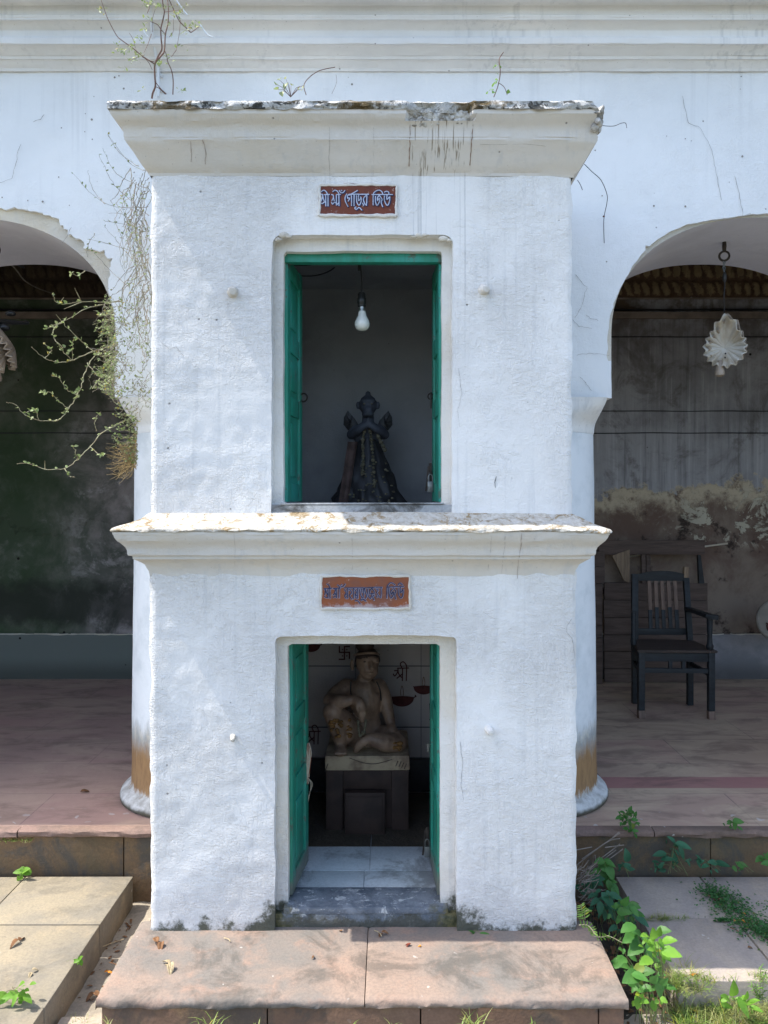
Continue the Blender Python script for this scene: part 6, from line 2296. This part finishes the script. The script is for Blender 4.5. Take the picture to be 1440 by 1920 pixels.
# weeds at the foot of the verandah riser
plant('riser_weed', 'single upright oval leaf weed against the riser near the twigs', W(1170, 1632, 3.40) * 1 - Vector((0, 0, .02)), zl([(512, 240, 140, 95), (450, 335, 70, 170), (510, 330, 80, 20), (480, 320, 60, 130)], 3.40), 'leaf_dark', r=.002, flat=.15)
plant('riser_weed', 'long leaved weed against the brown riser behind the path slabs', W(1262, 1632, 3.46), zl([(840, 215, 150, 175), (1080, 130, 170, -8), (965, 75, 120, 130), (1065, 215, 150, -60), (985, 270, 150, 100), (915, 265, 140, 20), (850, 330, 90, 60), (795, 335, 60, 110), (1130, 310, 90, -50), (1000, 120, 60, 40)], 3.45), 'leaf_dark', r=.002, flat=.15, kw=.45)
ZQ = lambda x, y: (1240 + x / 6.0, 1600 + y / 6.0)
zq = lambda lst, d: [(*ZQ(x, y), d + random.uniform(-.02, .02), L / 6.0, a) for x, y, L, a in lst]
plant('riser_weed', 'low weed with two broad leaves lying along the back of the right path', W(1330, 1628, 3.46), zq([(430, 50, 110, 120), (440, 90, 90, 30), (580, 100, 120, 160), (690, 115, 170, 5), (490, 140, 90, 190), (420, 80, 80, 90)], 3.45), 'leaf_dark', r=.0018, flat=.15)
plant('riser_weed', 'small flat weed sprig near the joint in the right riser', W(1390, 1626, 3.46), zq([(910, 128, 120, 5), (860, 120, 70, 120), (950, 135, 70, -10)], 3.45), 'leaf_mid', r=.0015, flat=.15)
plant('riser_weed', 'weed sprig cut by the right edge beside the riser', W(1436, 1624, 3.46), zq([(1100, 60, 110, 200), (1180, 110, 110, 170), (1190, 30, 90, 70), (1130, 40, 80, 150)], 3.45), 'leaf_mid', r=.0015, flat=.15)
ZR = lambda x, y: (1040 + x / 3.6, 1460 + y / 3.6)
zr = lambda lst, d: [(*ZR(x, y), d + random.uniform(-.02, .02), L / 3.6, a) for x, y, L, a in lst]
plant('ledge_weed', 'bushy little weed growing over the verandah edge beside the column base', W(1180, 1545, 3.50), zr([(460, 225, 50, 150), (510, 205, 45, 60), (500, 240, 50, 10), (545, 240, 40, 70), (430, 262, 45, 190), (480, 265, 50, -30), (540, 275, 45, 0), (510, 305, 45, -60), (470, 300, 40, 200), (560, 300, 35, 20), (545, 350, 45, 10), (515, 345, 50, 190), (550, 388, 35, -60), (480, 335, 40, 170), (530, 320, 40, -90), (440, 235, 40, 110), (525, 225, 35, 120)], 3.49), 'leaf_mid', r=.0014, flat=.2)
plant('ledge_weed', 'three leaved sprout growing from the crack in the right verandah edge', W(1376, 1538, 3.50), zr([(1185, 288, 50, 160), (1240, 286, 75, 8), (1218, 318, 60, -80)], 3.49), 'leaf_mid', r=.0012, flat=.2)
# rosette at the bottom right
plant('rosette_weed', 'sunlit rosette weed with long tongue leaves near the bottom right corner', (W(1385, 1885, 2.62).x, 2.62, -.2), zq([(820, 1545, 240, 95), (735, 1620, 180, 130), (935, 1740, 220, -50), (1000, 1670, 150, 60), (1070, 1745, 140, 5), (890, 1640, 120, 20), (1040, 1650, 130, 50)], 2.62), 'leaf_bright', r=.002, kw=.45)
plant('path_weed', 'small leafy weed at the lower left edge of the left path', W(15, 1872, 2.62), [(36, 1846, 2.6, 34, 60), (20, 1866, 2.6, 30, 170), (40, 1864, 2.6, 26, 20), (52, 1872, 2.58, 24, -10), (8, 1874, 2.6, 26, 200), (26, 1876, 2.58, 22, 240), (48, 1856, 2.6, 20, 40), (0, 1866, 2.6, 30, 150)], 'leaf_bright', r=.0012, kw=.5)
plant('path_weed', 'tiny pair of leaves sprouting at the back of the left path', W(42, 1640, 3.47), [(34, 1634, 3.46, 18, 170), (47, 1631, 3.46, 20, 40), (40, 1638, 3.46, 18, 250), (50, 1637, 3.46, 16, 0)], 'leaf_bright', r=.001, flat=.25)
plant('path_weed', 'tiny bright sprout on the shaded side of the left path block', W(146, 1804, 2.83), [(150, 1797, 2.82, 14, 60), (143, 1802, 2.82, 12, 190), (152, 1805, 2.82, 12, -60)], 'leaf_bright', r=.0008, flat=.25)
plant('path_weed', 'dark star-leaved sprout on the step at the shrine foot', W(890, 1758, 2.865), [(880, 1757, 2.86, 26, 190), (900, 1752, 2.86, 26, 30), (912, 1752, 2.85, 28, 5), (888, 1748, 2.86, 20, 130), (878, 1764, 2.85, 22, 215), (896, 1762, 2.85, 22, -20)], 'leaf_mid', r=.0009, kw=.35, flat=.3)


# dead twigs beside the shrine
random.seed(9)
t = thing('dead_twigs', W(1110, 1650, 3.3), 'bundle of dry grey brown twigs leaning beside the right side of the shrine', 'twigs')
b = B()
for pts in ([(0, 480), (150, 370), (330, 270), (470, 170)], [(20, 440), (200, 300), (350, 190), (440, 120)], [(0, 180), (160, 150)], [(60, 270), (250, 140), (440, 10)], [(10, 330), (170, 200), (330, 90), (440, 65)], [(280, 270), (400, 180)], [(290, 155), (480, 130)], [(330, 90), (430, 0)], [(190, 230), (200, 310)]):
    b.tube(sm([W(*ZP(x, y), 3.32 + .0001 * y) for x, y in pts], 5), .0022, 5)
for i in range(70):
    x, y = random.uniform(0, 130), random.uniform(350, 720)
    a = random.uniform(-.3, 1.2)
    L = random.uniform(60, 190)
    d = random.uniform(3.1, 3.35)
    b.tube(sm([W(*ZP(x, y), d), W(*ZP(x + L * .5 * math.cos(a), y - L * .5 * math.sin(a) + random.uniform(-15, 15)), d), W(*ZP(x + L * math.cos(a + .2), y - L * math.sin(a + .2)), d - .02)], 4), random.uniform(.0008, .0018), 4)
b.make('twig', 'dead', t)

# ------------------------------------------------------------------ grass and creepers (nobody could count the blades)
random.seed(70)


def tuft(b, c, n, L, spread, w_=.003):
    for i in range(n):
        p = Vector(c) + Vector((random.gauss(0, spread), random.gauss(0, spread), 0))
        d = Vector((random.gauss(0, .5), random.gauss(0, .5), 1))
        b.blade(p, d, L * random.uniform(.5, 1.2), w_ * random.uniform(.6, 1.3), random.uniform(.2, .9))


b = B()
for i in range(190):
    x = random.uniform(1.0, 1.42)
    y = random.uniform(2.60, 2.755)
    tuft(b, (x, y, -.2 if y < 2.735 else -.10), 9, random.uniform(.03, .10) if y < 2.735 else .03, .014)
for i in range(26):
    tuft(b, (random.uniform(.98, 1.10), random.uniform(2.70, 2.80), -.12), 12, random.uniform(.04, .09), .016)
tag(b.make('grass', 'grass'), 'sunlit fine grass along the front of the right path', kind='stuff')
b = B()
for i in range(26):
    px = random.uniform(1200, 1295)
    p = W(px, 1722 - (px - 1200) * .02, 3.14)
    tuft(b, (p.x, p.y + random.uniform(-.012, .012), -.102), 8, random.uniform(.012, .035), .008, .002)
tag(b.make('grass', 'grass'), 'thin grass growing in the cross joint of the right path', kind='stuff')
b = B()
for px, py, n, L in ((392, 1912, 22, .05), (885, 1912, 34, .055), (730, 1918, 18, .04), (655, 1919, 12, .035), (1000, 1916, 10, .03), (480, 1918, 10, .03), (200, 1915, 8, .04)):
    p = W(px, py, 2.44)
    tuft(b, (p.x, 2.44, p.z - .03), n, L, .014, .0045)
tag(b.make('grass', 'grass'), 'tufts of grass in front of the stone step', kind='stuff')
b = B()
for i in range(14):
    p = W(150 + random.gauss(0, 8), 1850 + random.gauss(0, 10), 2.66)
    tuft(b, (p.x, p.y, -.22), 5, .05, .01, .002)
for i in range(12):
    x = random.uniform(0, 52)
    p = W(x, 1556, 3.50)
    tuft(b, (p.x, 3.515, .05), 10, .02, .008, .003)
tag(b.make('grass', 'grass'), 'wispy grass and moss by the left path and verandah edge', kind='stuff')
# creeping clover-like patch
b = B()
path_ = sm([W(1338, 1668, 3.34), W(1368, 1690, 3.24), W(1400, 1722, 3.10), W(1440, 1752, 3.02), W(1475, 1775, 2.96)], 8)
for i in range(2400):
    u = random.random()
    c = path_[min(len(path_) - 1, int(u * len(path_)))]
    wd = .020 + .035 * math.sin(math.pi * min(1, u * 1.15 + .08))
    p = Vector((c.x + random.gauss(0, wd), c.y + random.gauss(0, wd * 1.2), -.097 + abs(random.gauss(0, .011))))
    L = random.uniform(.007, .013)
    b.leaf(p, Vector((random.uniform(-1, 1), random.uniform(-1, 1), .35)), L, L * .75, up=(random.uniform(-.4, .4), random.uniform(-.5, .2), 1), n=3)
for i in range(160):
    p = W(1358 + random.gauss(0, 8), 1733 + random.gauss(0, 4), 3.12)
    L = random.uniform(.007, .012)
    b.leaf((p.x, p.y, -.096 + random.random() * .01), Vector((random.uniform(-1, 1), random.uniform(-1, 1), .3)), L, L * .75, n=3)
tag(b.make('creeper_patch', 'clover'), 'dense patch of tiny green creeper leaves along the right path joint', kind='stuff')
# tall feathery herbs on the right
t = thing('feathery_herb', (W(1424, 1880, 2.66).x, 2.66, -.2), 'tall feathery pale green herb at the lower right edge', 'plant')
b, l_ = B(), B()
for px, py in ((1426, 1812), (1408, 1840), (1436, 1822), (1418, 1850)):
    P_ = sm([W(1424 + random.uniform(-6, 6), 1880, 2.66), W((px + 1424) / 2, (py + 1880) / 2, 2.66), W(px, py, 2.65)], 8)
    b.tube(P_, .0013, 5)
    for i in range(3, len(P_)):
        for k in range(3):
            L = random.uniform(.012, .028)
            l_.leaf(P_[i], Vector((random.uniform(-1, 1), random.uniform(-1, .2), random.uniform(.0, 1))), L, .003, n=3)
b.make('stem', 'stem_pale', t)
l_.make('leaf_foliage', 'leaf_fern', t)

# ------------------------------------------------------------------ dry leaves, petals and twigs lying about
random.seed(91)


def litter(name, label, px, py, d, z, L, mat, cat, ang=None, kw=.5, n=1, group=None):
    p = W(px, py, d)
    p.z = z
    b = B()
    for i in range(n):
        a = random.uniform(0, 6.28) if ang is None else ang + random.uniform(-.4, .4)
        b.leaf(p + Vector((random.gauss(0, .004) * (n > 1), random.gauss(0, .004) * (n > 1), .003 + .004 * i)), (math.cos(a), math.sin(a), random.uniform(.0, .35)), L * random.uniform(.75, 1.1), L * kw, up=(random.uniform(-.3, .3), random.uniform(-.3, .3), 1), n=6, droop=random.uniform(.2, .7), fold=.7)
    o = b.make(name, mat)
    md = o.modifiers.new('thick', 'SOLIDIFY')
    md.thickness = .0008
    return tag(o, label, cat, group)


def dz(py, z):
    return F * (CAM_Z - z) / (py - PY)


for px, py, z, L, mat, n, lab in (
        (150, 1486, .10, .055, 'dryleaf', 1, 'curled brown leaf on the left verandah floor'),
        (297, 1772, 0, .045, 'dryleaf', 3, 'crumpled dark dry leaf by the left foot of the shrine'),
        (317, 1813, 0, .040, 'dryleaf_pale', 4, 'crumpled pale brown leaf on the left end of the step'),
        (714, 1751, 0, .030, 'dryleaf', 2, 'dark curled leaf on the step by the lower door sill'),
        (641, 1748, 0, .018, 'dryleaf', 1, 'little dark leaf scrap left of centre by the lower door sill'),
        (588, 1796, 0, .016, 'dryleaf', 2, 'tiny brown scrap in the middle of the left step slab'),
        (770, 1773, 0, .020, 'thread_red', 2, 'purple red petal scrap on the right step slab'),
        (790, 1776, 0, .016, 'petal', 1, 'small yellow orange petal on the right step slab'),
        (60, 1824, -.1, .026, 'dryleaf_pale', 2, 'pale yellow leaf scrap on the left path'),
        (35, 1766, -.1, .045, 'dryleaf', 2, 'dark dry leaf on the left path slab'),
        (198, 1826, -.23, .022, 'petal', 2, 'orange brown leaf in the gap left of the step'),
        (176, 1866, -.23, .04, 'dryleaf', 2, 'brown leaf beside the block in the left gap'),
        (1300, 1834, -.1, .026, 'petal', 2, 'orange petal in the sun at the right path front'),
        (1398, 1716, -.085, .018, 'petal', 1, 'orange petal on the creeper patch, topmost of three'),
        (1390, 1727, -.085, .016, 'petal', 1, 'orange petal on the creeper patch, right one of the lower two'),
        (1378, 1727, -.085, .014, 'petal', 1, 'orange petal on the creeper patch, left one of the lower two'),
        (1306, 1900, -.2, .026, 'petal', 2, 'orange leaf on the low paving slab at the bottom right'),
        (1402, 1778, -.1, .022, 'dryleaf', 1, 'small dark leaf sliver on the right path slab'),
        (1347, 1690, -.1, .034, 'dryleaf', 2, 'brown dry leaf at the left tip of the creeper patch'),
        (1362, 1709, -.095, .024, 'dryleaf', 1, 'reddish brown leaf beside the middle of the creeper patch'),
        (1322, 1887, -.2, .03, 'dryleaf', 2, 'brown leaf among the grass at the front of the right path')):
    litter('fallen_leaf', lab, px, py, dz(py, z), z, L, mat, 'fallen leaf', n=n)
random.seed(17)
b = None
for px0, py0, px1, py1, z, lab in ((1322, 1678, 1342, 1690, -.097, 'dark twig at the left tip of the creeper patch'), (1369, 1740, 1393, 1756, -.097, 'thin dark twig below the creeper patch on the right path'), (702, 1746, 716, 1757, .004, 'short yellow straw by the lower door sill'),
                                   (420, 1760, 432, 1767, .003, 'short straw on the step near the left foot of the shrine'), (188, 1778, 232, 1762, -.21, 'dry twig lying in the sunlit left gap'), (205, 1806, 222, 1814, -.21, 'small dark twig in the left gap near the step')):
    a, c = W(px0, py0, dz(py0, z)), W(px1, py1, dz(py1, z))
    m_ = a.lerp(c, .5) + Vector((.004, .0, .006))
    o = B().tube(sm([a + up * .003, m_, c + up * .003], 5), .0018, 5).make('fallen_twig', 'dryleaf' if 'dark' in lab else 'dryleaf_pale')
    tag(o, lab, 'twig')
# leaf litter heap in the damp soil gap
b = B()
for i in range(150):
    x, y = random.uniform(.76, 1.02), random.uniform(2.56, 3.48)
    L = random.uniform(.02, .045)
    a = random.uniform(0, 6.28)
    b.leaf((x, y, -.215 + random.uniform(0, .02)), (math.cos(a), math.sin(a), random.uniform(-.1, .3)), L, L * .5, n=4, droop=.4, fold=.5)
tag(b.make('leaf_litter', 'dryleaf'), 'brown leaf litter on the damp soil right of the shrine', kind='stuff')
b = B()
for i in range(90):
    x, y = random.uniform(-1.16, -.96), random.uniform(2.5, 3.4)
    if random.random() < .5:
        x = -1.165 + abs(random.gauss(0, .03))
    L = random.uniform(.012, .04)
    a = random.uniform(0, 6.28)
    b.leaf((x, y, -.246 + random.uniform(0, .012)), (math.cos(a), math.sin(a), random.uniform(-.1, .3)), L, L * .3, n=4, droop=.4, fold=.5)
tag(b.make('leaf_litter', 'dryleaf'), 'brown leaf scraps along the foot of the left path block', kind='stuff')
